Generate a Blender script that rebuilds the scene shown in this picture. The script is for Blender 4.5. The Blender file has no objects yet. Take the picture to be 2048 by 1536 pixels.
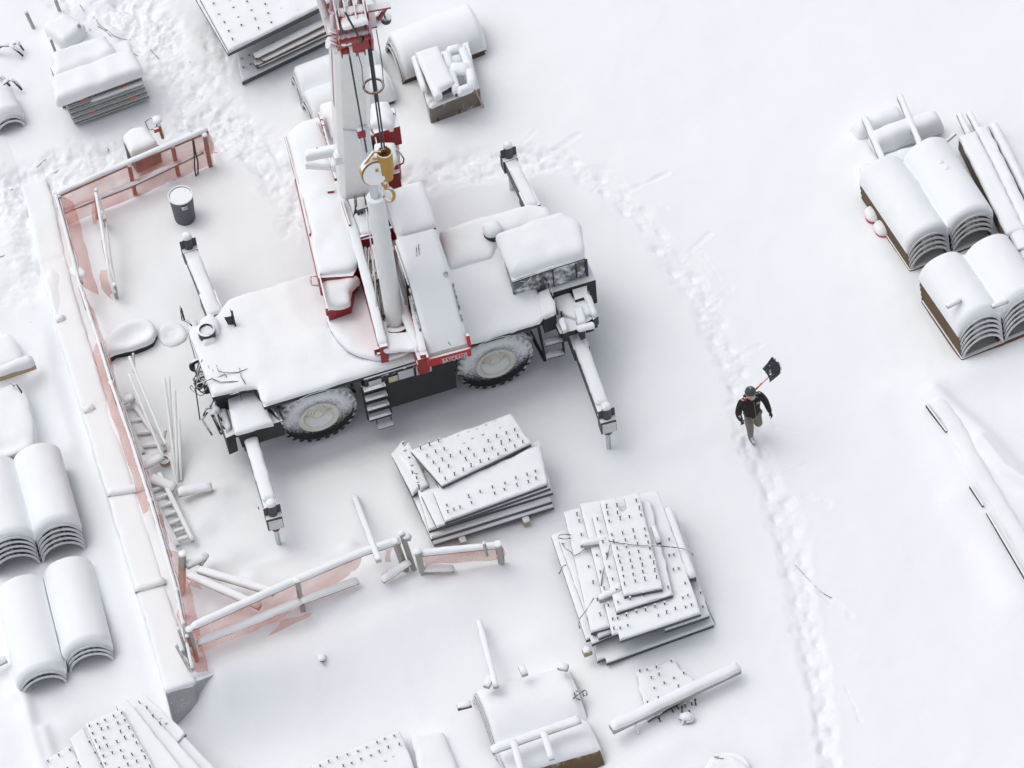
import bpy, bmesh, math, random
import numpy as np
from mathutils import Vector, Matrix, noise
from mathutils.geometry import delaunay_2d_cdt
random.seed(7); np.random.seed(7)
S = bpy.context.scene
V = Vector
# ------------------------------------------------------------------ camera
FPX = 7640.0; CH = 66.0                      # focal length in photo pixels, camera height
def _camera():
    n = V((1630-1024, -(6620-768), -FPX)).normalized(); Z = -n
    p = V((800-1024, -(700-768), -FPX)); a = math.radians(22.1)
    q = p + V((-math.sin(a), math.cos(a), 0))*100
    Y = p.cross(q).cross(Z).normalized()
    if Y.y < 0: Y = -Y
    X = Y.cross(Z)
    return Matrix((X, Y, Z))
ROT = _camera()
_c = ROT @ V((0, 0, -1)); CAM = V((-_c.x*CH/-_c.z, -_c.y*CH/-_c.z, CH))
cd = bpy.data.cameras.new('camera'); cam = bpy.data.objects.new('camera', cd); S.collection.objects.link(cam)
cam.matrix_world = Matrix.Translation(CAM) @ ROT.to_4x4()
cd.sensor_width = 36; cd.lens = FPX/2048*36; cd.clip_end = 1000; cd.clip_start = 1
S.camera = cam
S.render.resolution_x = 1024; S.render.resolution_y = 768
def W(px, py, z=0.0):
    """surveyed point: where the sight line through a photo point meets height z"""
    d = ROT @ V((px-1024, -(py-768), -FPX)); t = (z-CH)/d.z
    return CAM + d*t
def W2(px, py, z=0.0):
    w = W(px, py, z); return (w.x, w.y)
# ------------------------------------------------------------------ world, sun, exposure
SUN_EL, SUN_AZ = math.radians(66), math.radians(-50)     # azimuth from +Y towards +X
wd = bpy.data.worlds.new('World'); S.world = wd; wd.use_nodes = True
nt = wd.node_tree; nt.nodes.clear()
sky = nt.nodes.new('ShaderNodeTexSky'); sky.sky_type = 'NISHITA'; sky.sun_disc = False
sky.sun_elevation = SUN_EL; sky.sun_rotation = SUN_AZ; sky.dust_density = 4; sky.air_density = 1.0
hs = nt.nodes.new('ShaderNodeHueSaturation'); hs.inputs['Saturation'].default_value = 0.29
bgn = nt.nodes.new('ShaderNodeBackground'); bgn.inputs['Strength'].default_value = 0.137
wo = nt.nodes.new('ShaderNodeOutputWorld')
nt.links.new(sky.outputs[0], hs.inputs['Color']); nt.links.new(hs.outputs[0], bgn.inputs['Color']); nt.links.new(bgn.outputs[0], wo.inputs[0])
sl = bpy.data.lights.new('sun', 'SUN'); so = bpy.data.objects.new('sun', sl); S.collection.objects.link(so)
sl.energy = 0.45; sl.angle = math.radians(75); sl.color = (1.0, 0.985, 0.965)
sd = V((math.sin(SUN_AZ)*math.cos(SUN_EL), math.cos(SUN_AZ)*math.cos(SUN_EL), math.sin(SUN_EL)))
so.rotation_euler = sd.to_track_quat('Z', 'Y').to_euler(); so.location = sd*60
S.view_settings.view_transform = 'Standard'; S.view_settings.look = 'None'
S.view_settings.exposure = 0.03; S.view_settings.gamma = 1.0
S.render.engine = 'CYCLES'
S.cycles.max_bounces = 12; S.cycles.diffuse_bounces = 9; S.cycles.transparent_max_bounces = 12

# ------------------------------------------------------------------ materials
SNOW = (0.915, 0.94, 0.965)
def _nodes(m):
    m.use_nodes = True; t = m.node_tree; t.nodes.clear()
    return t, t.nodes.new, t.links.new
def snow_mat(name, col=SNOW, scale=1.0, bump=0.35, speck=0.0):
    m = bpy.data.materials.new(name); t, N, L = _nodes(m)
    o = N('ShaderNodeOutputMaterial'); b = N('ShaderNodeBsdfPrincipled')
    b.inputs['Roughness'].default_value = 0.85; b.inputs['Specular IOR Level'].default_value = 0.15
    tc = N('ShaderNodeTexCoord')
    n1 = N('ShaderNodeTexNoise'); n1.inputs['Scale'].default_value = 34*scale; n1.inputs['Detail'].default_value = 6; n1.inputs['Roughness'].default_value = 0.7
    n2 = N('ShaderNodeTexNoise'); n2.inputs['Scale'].default_value = 2.2*scale; n2.inputs['Detail'].default_value = 4
    L(tc.outputs['Object'], n1.inputs['Vector']); L(tc.outputs['Object'], n2.inputs['Vector'])
    cr = N('ShaderNodeMix'); cr.data_type = 'RGBA'
    cr.inputs[6].default_value = (*[c*0.985 for c in col], 1); cr.inputs[7].default_value = (*[min(.97, c*1.01) for c in col], 1)
    L(n2.outputs['Fac'], cr.inputs[0]); L(cr.outputs[2], b.inputs['Base Color'])
    bp = N('ShaderNodeBump'); bp.inputs['Strength'].default_value = bump; bp.inputs['Distance'].default_value = 0.02
    L(n1.outputs['Fac'], bp.inputs['Height']); L(bp.outputs[0], b.inputs['Normal']); L(b.outputs[0], o.inputs[0])
    return m
def mat(name, col, rough=0.5, metal=0.0, lo=0.55, hi=0.8, amp=0.5, nscale=9.0, dust=0.0, var=0.12, zdust=None):
    """a coloured surface with wind-blown snow lying wherever it faces up"""
    m = bpy.data.materials.new(name); t, N, L = _nodes(m)
    o = N('ShaderNodeOutputMaterial'); b = N('ShaderNodeBsdfPrincipled'); s = N('ShaderNodeBsdfPrincipled'); mx = N('ShaderNodeMixShader')
    tc = N('ShaderNodeTexCoord'); g = N('ShaderNodeNewGeometry'); sx = N('ShaderNodeSeparateXYZ')
    n1 = N('ShaderNodeTexNoise'); n1.inputs['Scale'].default_value = nscale; n1.inputs['Detail'].default_value = 7; n1.inputs['Roughness'].default_value = 0.65
    n2 = N('ShaderNodeTexNoise'); n2.inputs['Scale'].default_value = 3.1; n2.inputs['Detail'].default_value = 8
    L(tc.outputs['Object'], n1.inputs['Vector']); L(tc.outputs['Object'], n2.inputs['Vector'])
    c = N('ShaderNodeMix'); c.data_type = 'RGBA'
    c.inputs[6].default_value = (*[x*(1-var) for x in col], 1); c.inputs[7].default_value = (*[min(1, x*(1+var)) for x in col], 1)
    L(n2.outputs['Fac'], c.inputs[0]); L(c.outputs[2], b.inputs['Base Color'])
    b.inputs['Roughness'].default_value = rough; b.inputs['Metallic'].default_value = metal
    s.inputs['Base Color'].default_value = (*SNOW, 1); s.inputs['Roughness'].default_value = 0.85; s.inputs['Specular IOR Level'].default_value = 0.15
    L(g.outputs['Normal'], sx.inputs[0])
    ma = N('ShaderNodeMath'); ma.operation = 'MULTIPLY_ADD'; ma.inputs[1].default_value = amp
    sb = N('ShaderNodeMath'); sb.operation = 'SUBTRACT'; sb.inputs[1].default_value = 0.5
    L(n1.outputs['Fac'], sb.inputs[0]); L(sb.outputs[0], ma.inputs[0]); L(sx.outputs['Z'], ma.inputs[2])
    mr = N('ShaderNodeMapRange'); mr.interpolation_type = 'SMOOTHSTEP'
    mr.inputs['From Min'].default_value = lo; mr.inputs['From Max'].default_value = hi; mr.inputs['To Min'].default_value = dust
    fac = ma.outputs[0]
    if zdust:                     # fine snow plastered on the upright face, thinning out below
        z0, z1, k = zdust
        sz = N('ShaderNodeSeparateXYZ'); L(tc.outputs['Object'], sz.inputs[0])
        zr = N('ShaderNodeMapRange'); zr.inputs['From Min'].default_value = z0; zr.inputs['From Max'].default_value = z1; zr.inputs['To Max'].default_value = k
        L(sz.outputs['Z'], zr.inputs[0]); ad = N('ShaderNodeMath'); ad.operation = 'ADD'; L(fac, ad.inputs[0]); L(zr.outputs[0], ad.inputs[1]); fac = ad.outputs[0]
    L(fac, mr.inputs[0]); L(mr.outputs[0], mx.inputs[0])
    L(b.outputs[0], mx.inputs[1]); L(s.outputs[0], mx.inputs[2]); L(mx.outputs[0], o.inputs[0])
    return m
M = {}
M['ground'] = snow_mat('fresh_snow_ground', bump=0.3)
M['snow'] = snow_mat('snow_cap', (0.92, 0.944, 0.965), bump=0.4)
M['red'] = mat('red_paint', (0.30, 0.012, 0.016), 0.4, amp=0.9)
M['redbright'] = mat('bright_red_paint', (0.52, 0.02, 0.022), 0.4, amp=0.9, lo=0.7, hi=0.9)
M['black'] = mat('black_paint', (0.010, 0.011, 0.012), 0.5, amp=0.8, lo=.62, hi=.85)
M['dark'] = mat('dark_grey_steel', (0.022, 0.023, 0.025), 0.55, amp=1.0, lo=0.55)
M['plaster'] = mat('dark_steel_with_snow', (0.05, 0.055, 0.06), 0.6, amp=1.6, lo=-0.15, hi=0.3, nscale=5)
M['outr'] = mat('outrigger_dark_paint', (0.012, 0.013, 0.014), .5, amp=1.5, lo=.35, hi=.85, nscale=10, dust=.05)
M['white'] = mat('white_paint', (0.70, 0.71, 0.69), 0.4, amp=0.3, lo=0.5, var=0.05)
M['boom'] = mat('boom_white_paint', (0.80, 0.81, 0.80), 0.38, amp=0.3, lo=0.6, hi=0.85, var=0.07)
M['chrome'] = mat('chrome_rod', (0.55, 0.58, 0.62), 0.25, 0.7, lo=0.8, hi=0.95)
M['yellow'] = mat('yellow_paint', (0.46, 0.24, 0.02), 0.45, amp=0.7, lo=0.25, hi=0.5, nscale=12)
M['rubber'] = mat('tyre_rubber', (0.009, 0.009, 0.010), 0.8, amp=1.0, lo=0.30, hi=.95, nscale=34, zdust=(0.2, 1.0, 0.82))
M['rim'] = mat('cream_rim_paint', (0.80, 0.78, 0.69), 0.5, amp=0.3, lo=0.6, hi=0.9, var=0.06)
M['wood'] = mat('weathered_timber', (0.42, 0.32, 0.20), 0.85, amp=0.6, lo=0.35, hi=0.6, var=0.3)
M['woodgrey'] = mat('grey_timber', (0.33, 0.31, 0.28), 0.85, amp=0.6, lo=0.3, hi=0.6, var=0.25, dust=0.15)
M['woodred'] = mat('red_stained_timber', (0.34, 0.13, 0.085), 0.85, amp=0.6, lo=0.35, hi=0.6, var=0.3, dust=0.05)
M['rust'] = mat('rusty_steel', (0.15, 0.07, 0.03), 0.85, amp=0.7, lo=0.5, hi=0.75, var=0.45)
M['stud'] = mat('rusty_stud', (0.07, 0.035, 0.022), 0.8, lo=0.97, hi=1.0, amp=0.02)
M['shell'] = mat('shell_steel', (0.045, 0.047, 0.05), 0.6, amp=0.5, lo=0.93, hi=1.1)
M['shellrim'] = mat('shell_rim_dusted', (0.30, 0.31, 0.33), 0.7, amp=0.5, lo=-.1, hi=0.4, dust=0.5)
M['rustwood'] = mat('rusty_shell_steel', (0.13, 0.085, 0.045), 0.85, amp=0.6, lo=0.85, hi=1.1, var=0.5)
M['plank'] = mat('galvanised_plank', (0.24, 0.245, 0.225), 0.6, 0.2, amp=0.6, lo=0.55, hi=0.85, var=0.15)
M['hole'] = mat('plank_hole', (0.04, 0.04, 0.04), 0.9, lo=0.98, hi=1.0, amp=0.01)
M['orange'] = mat('orange_spray_paint', (0.75, 0.12, 0.03), 0.7, lo=0.98, hi=1.0, amp=0.01)
M['panel'] = mat('form_panel_steel', (0.03, 0.03, 0.032), 0.6, amp=0.9, lo=0.55, hi=0.85, dust=0.07)
M['concrete'] = mat('old_concrete', (0.22, 0.215, 0.205), 0.9, amp=2.4, lo=0.05, hi=0.9, nscale=9, var=0.3, dust=0.28)
M['glass'] = mat('cab_glass', (0.03, 0.045, 0.04), 0.12, amp=1.0, lo=0.2, hi=0.55)
M['rope'] = mat('steel_rope', (0.035, 0.035, 0.036), 0.6, lo=0.95, hi=1.0)
M['hose'] = mat('hose_rubber', (0.04, 0.042, 0.04), 0.6, lo=0.85, hi=1.0)
M['brown'] = mat('brown_ring', (0.20, 0.10, 0.045), 0.6, lo=0.9, hi=1.0)
M['can'] = mat('grey_plastic_bin', (0.075, 0.085, 0.10), 0.6, amp=0.8, lo=0.5, hi=0.8, dust=0.03)
M['plate'] = mat('white_sign_plate', (0.55, 0.57, 0.60), 0.6, lo=0.9, hi=1.0, dust=0.1)
M['cream'] = mat('cream_sign_plate', (0.62, 0.53, 0.33), 0.6, lo=0.9, hi=1.0, dust=0.1)
M['netbunch'] = mat('bunched_orange_net', (0.62, 0.20, 0.13), 0.9, amp=1.2, lo=.45, hi=.9, nscale=14, dust=.1, var=.25)
M['text'] = mat('white_lettering', (0.75, 0.75, 0.75), 0.5, lo=0.98, hi=1.0)
M['textred'] = mat('red_lettering', (0.35, 0.06, 0.08), 0.5, lo=0.98, hi=1.0)
M['jacket'] = mat('black_jacket_cloth', (0.018, 0.017, 0.017), 0.9, amp=1.4, lo=0.98, hi=1.15, nscale=22)
M['trousers'] = mat('khaki_trousers', (0.20, 0.19, 0.155), 0.9, lo=0.98, hi=1.1)
M['skin'] = mat('skin', (0.55, 0.31, 0.23), 0.55, lo=0.98, hi=1.1, var=0.04)
M['hat'] = mat('grey_wool_hat', (0.065, 0.075, 0.08), 0.95, lo=0.98, hi=1.1, var=0.3)
M['hatband'] = mat('pale_hat_band', (0.30, 0.31, 0.32), 0.95, lo=0.98, hi=1.1)
M['glove'] = mat('black_glove', (0.012, 0.012, 0.013), 0.8, lo=0.98, hi=1.1)
M['patch'] = mat('tan_patch', (0.35, 0.20, 0.10), 0.8, lo=0.98, hi=1.1)
M['boot'] = mat('grey_boot', (0.16, 0.155, 0.16), 0.8, lo=0.3, hi=0.9, amp=1.2, nscale=20)
M['shovel'] = mat('black_shovel_plastic', (0.018, 0.019, 0.022), 0.4, lo=0.8, hi=1.0, amp=1.5, nscale=20)
M['wrap'] = mat('plastic_wrapped_timber', (0.15, 0.115, 0.085), 0.3, amp=2.6, lo=0.1, hi=0.95, nscale=3.5, dust=0.05, var=0.6)
M['cone'] = mat('red_bucket_plastic', (0.55, 0.05, 0.05), 0.5, lo=0.6, hi=0.8)
def net_mat():
    m = bpy.data.materials.new('orange_netting'); t, N, L = _nodes(m)
    o = N('ShaderNodeOutputMaterial'); d = N('ShaderNodeBsdfDiffuse'); tr = N('ShaderNodeBsdfTransparent'); mx = N('ShaderNodeMixShader')
    tl = N('ShaderNodeBsdfTranslucent'); ms = N('ShaderNodeMixShader'); ms.inputs[0].default_value = 0.3
    d.inputs[0].default_value = (0.72, 0.29, 0.22, 1); tl.inputs[0].default_value = (0.72, 0.29, 0.22, 1)
    uv = N('ShaderNodeUVMap'); w1 = N('ShaderNodeTexWave'); w2 = N('ShaderNodeTexWave')
    for w, dr in ((w1, 'X'), (w2, 'Y')):
        w.bands_direction = dr; w.inputs['Scale'].default_value = 13; w.inputs['Distortion'].default_value = 0.4
        L(uv.outputs[0], w.inputs['Vector'])
    mm = N('ShaderNodeMath'); mm.operation = 'MAXIMUM'; L(w1.outputs['Fac'], mm.inputs[0]); L(w2.outputs['Fac'], mm.inputs[1])
    no = N('ShaderNodeTexNoise'); no.inputs['Scale'].default_value = 1.6; L(uv.outputs[0], no.inputs['Vector'])
    ad = N('ShaderNodeMath'); ad.operation = 'MULTIPLY_ADD'; ad.inputs[1].default_value = 0.75; L(no.outputs['Fac'], ad.inputs[0]); L(mm.outputs[0], ad.inputs[2])
    mr = N('ShaderNodeMapRange'); mr.inputs['From Min'].default_value = 0.85; mr.inputs['From Max'].default_value = 1.4; mr.inputs['To Min'].default_value = 0.15; mr.inputs['To Max'].default_value = 0.82
    L(ad.outputs[0], mr.inputs[0]); L(mr.outputs[0], mx.inputs[0]); L(tr.outputs[0], mx.inputs[1])
    L(d.outputs[0], ms.inputs[1]); L(tl.outputs[0], ms.inputs[2]); L(ms.outputs[0], mx.inputs[2]); L(mx.outputs[0], o.inputs[0])
    return m
M['net'] = net_mat()

# ------------------------------------------------------------------ scene-graph helpers
OFF = {}
def setp(o, label=None, cat=None, group=None, kind=None):
    if label: o['label'] = label
    if cat: o['category'] = cat
    if group: o['group'] = group
    if kind: o['kind'] = kind
def thing(name, label, cat, loc, group=None):
    o = bpy.data.objects.new(name, None); S.collection.objects.link(o); o.empty_display_size = 0.1
    o.location = loc; OFF[o.name] = V(loc); setp(o, label, cat, group); return o
class MB:
    def __init__(s): s.v = []; s.f = []; s.uv = None
    def add(s, vs, fs):
        k = len(s.v); s.v += [tuple(x) for x in vs]; s.f += [tuple(i+k for i in f) for f in fs]; return s
    def box(s, c, sx, sy, sz, rot=0.0, mtx=None):
        """c = centre"""
        R = mtx or Matrix.Rotation(rot, 3, 'Z'); c = V(c)
        p = [c + R @ V((x*sx/2, y*sy/2, z*sz/2)) for x in (-1, 1) for y in (-1, 1) for z in (-1, 1)]
        return s.add(p, [(0,1,3,2),(4,6,7,5),(0,4,5,1),(2,3,7,6),(0,2,6,4),(1,5,7,3)])
    def beam(s, a, b, w, h, up=V((0,0,1))):
        a = V(a); b = V(b); d = b-a; l = d.length
        if l < 1e-5: return s
        y = d/l; x = y.cross(up)
        if x.length < 1e-4: x = y.cross(V((1,0,0)))
        x.normalize(); z = x.cross(y)
        return s.box((a+b)/2, w, l, h, mtx=Matrix((x, y, z)).transposed())
    def prism(s, pts, h):
        """top outline pts (3D), extruded down by h"""
        n = len(pts); pts = [V(p) for p in pts]
        lo = [p - V((0,0,h)) for p in pts]
        return s.add(pts+lo, [tuple(range(n)), tuple(range(2*n-1, n-1, -1))] + [(i, i+n, (i+1) % n+n, (i+1) % n) for i in range(n)])
    def tube(s, pts, r, n=7, close=False, r1=None):
        pts = [V(p) for p in pts]; m = len(pts); rings = []
        up = V((0,0,1)); prev = None
        for i, p in enumerate(pts):
            if close: d = pts[(i+1) % m]-pts[i-1]
            else: d = pts[min(i+1, m-1)]-pts[max(i-1, 0)]
            d.normalize()
            if prev is None:
                x = d.cross(up)
                if x.length < 0.05: x = d.cross(V((0,1,0)))
            else: x = prev - d*prev.dot(d)
            x.normalize(); prev = x; y = d.cross(x)
            rr = r if r1 is None else r+(r1-r)*i/(m-1)
            rings.append([p + (x*math.cos(t)+y*math.sin(t))*rr for t in [2*math.pi*k/n for k in range(n)]])
        vs = [q for r_ in rings for q in r_]; fs = []
        for i in range(m if close else m-1):
            j = (i+1) % m
            for k in range(n): fs.append((i*n+k, i*n+(k+1) % n, j*n+(k+1) % n, j*n+k))
        if not close: fs.append(tuple(range(n-1, -1, -1))); fs.append(tuple((m-1)*n+k for k in range(n)))
        return s.add(vs, fs)
    def rev(s, c, axis, prof, n=32, cap=True):
        """profile [(along axis, radius)] revolved"""
        c = V(c); a = V(axis).normalized(); x = a.cross(V((0,0,1)))
        if x.length < 1e-3: x = V((1,0,0))
        x.normalize(); y = a.cross(x); vs = []
        for (t, r) in prof:
            for k in range(n):
                q = 2*math.pi*k/n; vs.append(c + a*t + (x*math.cos(q)+y*math.sin(q))*r)
        fs = []
        for i in range(len(prof)-1):
            for k in range(n): fs.append((i*n+k, i*n+(k+1) % n, (i+1)*n+(k+1) % n, (i+1)*n+k))
        if cap:
            fs.append(tuple(range(n-1, -1, -1))); m = len(prof)-1; fs.append(tuple(m*n+k for k in range(n)))
        return s.add(vs, fs)
    def build(s, name, m, parent=None, smooth=False, label=None, bevel=0.0):
        me = bpy.data.meshes.new(name); off = OFF.get(parent.name, V((0,0,0))) if parent else V((0,0,0))
        me.from_pydata([V(p)-off for p in s.v], [], s.f); me.validate()
        bm = bmesh.new(); bm.from_mesh(me); bmesh.ops.recalc_face_normals(bm, faces=bm.faces); bm.to_mesh(me); bm.free()
        me.materials.append(m if not isinstance(m, str) else M[m])
        if smooth:
            me.polygons.foreach_set('use_smooth', [True]*len(me.polygons))
            if smooth != 'all': me.set_sharp_from_angle(angle=math.radians(smooth if smooth is not True else 50))
        o = bpy.data.objects.new(name, me); S.collection.objects.link(o)
        if parent: o.parent = parent
        OFF[o.name] = off
        if bevel:
            b = o.modifiers.new('bevel', 'BEVEL'); b.width = bevel; b.segments = 2; b.limit_method = 'ANGLE'
        if label: o['label'] = label
        return o
def solo(mb, name, m, label, cat, group=None, kind=None, smooth=False, bevel=0.0):
    """a top-level thing that is one mesh; origin moved to its base"""
    o = mb.build(name, m, None, smooth, None, bevel)
    if kind is None:
        xs = np.array(mb.v); c = V(((xs[:,0].min()+xs[:,0].max())/2, (xs[:,1].min()+xs[:,1].max())/2, xs[:,2].min()))
        o.data.transform(Matrix.Translation(-c)); o.location = c; OFF[o.name] = c
    setp(o, label, cat, group, kind); return o

def wob(p, f=1.6, a=0.02): return noise.noise(V(p)*f)*a + noise.noise(V(p)*f*3.1)*a*0.4
def ringdist(P, poly):
    A = np.array(poly); B = np.roll(A, -1, 0); d = np.full(len(P), 1e9)
    for a, b in zip(A, B):
        ab = b-a; t = np.clip(((P-a)@ab)/max(ab@ab, 1e-9), 0, 1); q = a+t[:,None]*ab
        d = np.minimum(d, np.hypot(*(P-q).T))
    return d
def inside(P, poly):
    A = np.array(poly); B = np.roll(A, -1, 0); c = np.zeros(len(P), bool)
    for a, b in zip(A, B):
        k = ((a[1] > P[:,1]) != (b[1] > P[:,1])); 
        with np.errstate(divide='ignore', invalid='ignore'):
            xx = (b[0]-a[0])*(P[:,1]-a[1])/(b[1]-a[1])+a[0]
        c ^= k & (P[:,0] < xx)
    return c
def roundpoly(poly, r, sp):
    """round the corners of a 2D outline and resample it"""
    P = [V(p).to_2d() for p in poly]; n = len(P); out = []
    for i in range(n):
        a, b, c = P[i-1], P[i], P[(i+1) % n]
        u = (a-b); v = (c-b); k = min(r, u.length*0.45, v.length*0.45)
        p0 = b+u.normalized()*k; p1 = b+v.normalized()*k
        for j in range(5):
            t = j/4; out.append(p0*(1-t)**2 + b*2*t*(1-t) + p1*t*t)
    res = []; m = len(out)
    for i in range(m):
        a, b = out[i], out[(i+1) % m]; L = (b-a).length
        if L < 1e-5: continue
        k = max(1, int(L/sp))
        for j in range(k): res.append(a+(b-a)*j/k)
    q = [res[0]]
    for p in res[1:]:
        if (p-q[-1]).length > sp*0.15: q.append(p)
    return q
def cap(mb, poly, h=0.12, r=0.12, sp=0.09, rc=0.06, hs=0.35, drop=0.03, zf=None, wa=0.015, edge=0.012, bumps=()):
    """a pillow of snow over an outline of 3D points"""
    P3 = [V(p) for p in poly]
    if zf is None:
        A = np.array([[p.x, p.y, 1] for p in P3]); co, *_ = np.linalg.lstsq(A, np.array([p.z for p in P3]), rcond=None)
        zf = lambda x, y: co[0]*x+co[1]*y+co[2]
    out = roundpoly([(p.x, p.y) for p in P3], rc, sp)
    nb = len(out); ar = sum(out[i].x*out[(i+1) % nb].y-out[(i+1) % nb].x*out[i].y for i in range(nb))
    if ar < 0: out = out[::-1]
    if edge:
        out = [p + V((noise.noise(V((p.x*4, p.y*4, 3))), noise.noise(V((p.x*4, p.y*4, 9)))))*edge*2 for p in out]
    pts = np.array([(p.x, p.y) for p in out])
    tang = np.roll(pts, -1, 0)-np.roll(pts, 1, 0); nor = np.stack([-tang[:,1], tang[:,0]], 1); nor /= np.maximum(np.linalg.norm(nor, axis=1), 1e-9)[:,None]
    rings = []
    for k in (0.06, 0.22, 0.5, 0.85):
        q = pts+nor*r*k; d = ringdist(q, pts); q = q[inside(q, pts) & (d > r*k*0.75)]; rings.append(q)
    x0, y0 = pts.min(0); x1, y1 = pts.max(0)
    gx, gy = np.meshgrid(np.arange(x0, x1, sp), np.arange(y0, y1, sp)); g = np.stack([gx.ravel(), gy.ravel()], 1)
    g += (np.random.rand(*g.shape)-.5)*sp*0.3
    g = g[inside(g, pts)]; 
    if len(g): g = g[ringdist(g, pts) > r*0.9]
    allp = np.concatenate([pts]+rings+[g])
    co2, _, faces, *_ = delaunay_2d_cdt([V(p) for p in allp], [(i, (i+1) % nb) for i in range(nb)], [], 1, 1e-5)
    Q = np.array([(p.x, p.y) for p in co2]); D = ringdist(Q, pts)
    vs = []
    for (x, y), d in zip(Q, D):
        rr_ = r*(1+.45*noise.noise(V((x*1.7, y*1.7, 2.2)))+.25*noise.noise(V((x*5.1, y*5.1, 4.2)))); t = min(d/rr_, 1); pr = math.sqrt(max(0, 1-(1-t)**2))
        hl = h*(1+.30*noise.noise(V((x*.8, y*.8, 7)))+.22*noise.noise(V((x*2.3, y*2.3, 1))))
        z = zf(x, y) + hl*hs*min(1, t*40+0.001) * (1 if d > 1e-4 else 0) + hl*(1-hs)*pr + wob((x, y, 0.3), 1.3, wa)*t + wob((x, y, 5), 4, wa*0.3)*t
        for bx, by, br, bh in bumps:
            z += bh*math.exp(-((x-bx)**2+(y-by)**2)/br**2)*t
        if d <= 1e-4: z = zf(x, y) + h*hs*0.5
        vs.append((x, y, z))
    fs = [tuple(f) for f in faces]
    mb.add(vs, fs)
    # skirt
    idx = {}
    for i, (x, y) in enumerate(Q): idx[(round(x, 4), round(y, 4))] = i
    k0 = len(mb.v)-len(vs); ring = [idx.get((round(p[0], 4), round(p[1], 4))) for p in pts]
    if None not in ring:
        lo = [(pts[i][0]+nor[i][0]*0.012, pts[i][1]+nor[i][1]*0.012, zf(*pts[i])-drop) for i in range(nb)]
        b0 = len(mb.v); mb.v += lo
        for i in range(nb):
            j = (i+1) % nb; mb.f.append((k0+ring[i], b0+i, b0+j, k0+ring[j]))
    return mb
def loaf(mb, a, b, w, h, n=9, lift=0.0, taper=0.06, wa=0.012, drop=0.02):
    """snow lying along a bar from a to b"""
    a = V(a)+V((0,0,lift)); b = V(b)+V((0,0,lift)); L = (b-a).length
    m = max(4, int(L/0.07)); d = (b-a).normalized(); x = d.cross(V((0,0,1)))
    if x.length < 1e-3: x = V((1,0,0))
    x.normalize(); vs = []; fs = []
    for i in range(m+1):
        s = i/m*L; e = min(s, L-s); t = min(1, e/max(taper, 1e-4)); pr = math.sqrt(max(0.0, 1-(1-t)**2))
        p = a+d*s; hh = h*(0.25+0.75*pr)*(1+noise.noise(p*2.3)*0.22); ww = w/2*(0.8+0.2*pr)*(1+noise.noise(p*3.7+V((9,0,0)))*0.10)
        for k in range(n):
            q = math.pi*k/(n-1); c_, s_ = math.cos(q), math.sin(q)
            vs.append(p + x*ww*math.copysign(abs(c_)**0.7, c_) + V((0,0,hh*s_**0.8 - (drop if k in (0, n-1) else 0))))
    for i in range(m):
        for k in range(n-1): fs.append((i*n+k, i*n+k+1, (i+1)*n+k+1, (i+1)*n+k))
        fs.append((i*n+n-1, i*n, (i+1)*n, (i+1)*n+n-1))
    fs.append(tuple(range(n-1, -1, -1))); fs.append(tuple(m*n+k for k in range(n)))
    return mb.add(vs, fs)
def loafp(mb, pts, w, h, n=9, wa=0.012, taper=.05, drop=.02):
    pts = [V(p) for p in pts]; q = [pts[0]]
    for a, b in zip(pts[:-1], pts[1:]):
        k = max(1, int((b-a).length/.07)); q += [a+(b-a)*(i+1)/k for i in range(k)]
    vs = []; fs = []; m = len(q)-1; s = 0; S_ = [0]
    for a, b in zip(q[:-1], q[1:]): s += (b-a).length; S_.append(s)
    for i, p in enumerate(q):
        d = q[min(i+2, m)]-q[max(i-2, 0)]; x = d.cross(V((0,0,1)))
        x = x.normalized() if x.length > 1e-4 else V((1,0,0))
        e = min(S_[i], s-S_[i]); t = min(1, e/taper); pr = math.sqrt(max(0.0, 1-(1-t)**2))
        hh = h*(.25+.75*pr)*(1+noise.noise(p*1.9)*.35+noise.noise(p*6)*.12); ww = w/2*(.8+.2*pr)*(1+noise.noise(p*3.7+V((9,0,0)))*.14)
        for k in range(n):
            a = math.pi*k/(n-1); c_, s_ = math.cos(a), math.sin(a)
            vs.append(p+x*ww*math.copysign(abs(c_)**.75, c_)+V((0,0,hh*s_**.85-(drop if k in (0, n-1) else 0))))
    for i in range(m):
        for k in range(n-1): fs.append((i*n+k, i*n+k+1, (i+1)*n+k+1, (i+1)*n+k))
        fs.append((i*n+n-1, i*n, (i+1)*n, (i+1)*n+n-1))
    fs.append(tuple(range(n-1, -1, -1))); fs.append(tuple(m*n+k for k in range(n)))
    return mb.add(vs, fs)
def blob(mb, c, rx, ry, rz, rot=0, n=18, wa=0.04, flat=0.75):
    """rounded snow lump sitting on z=c.z"""
    c = V(c); R = Matrix.Rotation(rot, 3, 'Z'); vs = []; fs = []; m = 9
    for i in range(m+1):
        u = i/m*math.pi/2
        for k in range(n):
            q = 2*math.pi*k/n; cc = math.cos(u)**flat if u < math.pi/2-1e-6 else 0
            sq = (abs(math.cos(q))**3+abs(math.sin(q))**3)**(-1/3)
            p = V((rx*cc*math.cos(q)*sq, ry*cc*math.sin(q)*sq, rz*math.sin(u)**0.9)); p = c + R @ p
            p += V((noise.noise(p*2.1), noise.noise(p*2.1+V((5,5,5))), noise.noise(p*2.6+V((0,9,0)))))*wa
            vs.append(p)
    for i in range(m):
        for k in range(n): fs.append((i*n+k, i*n+(k+1) % n, (i+1)*n+(k+1) % n, (i+1)*n+k))
    return mb.add(vs, fs)

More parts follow.
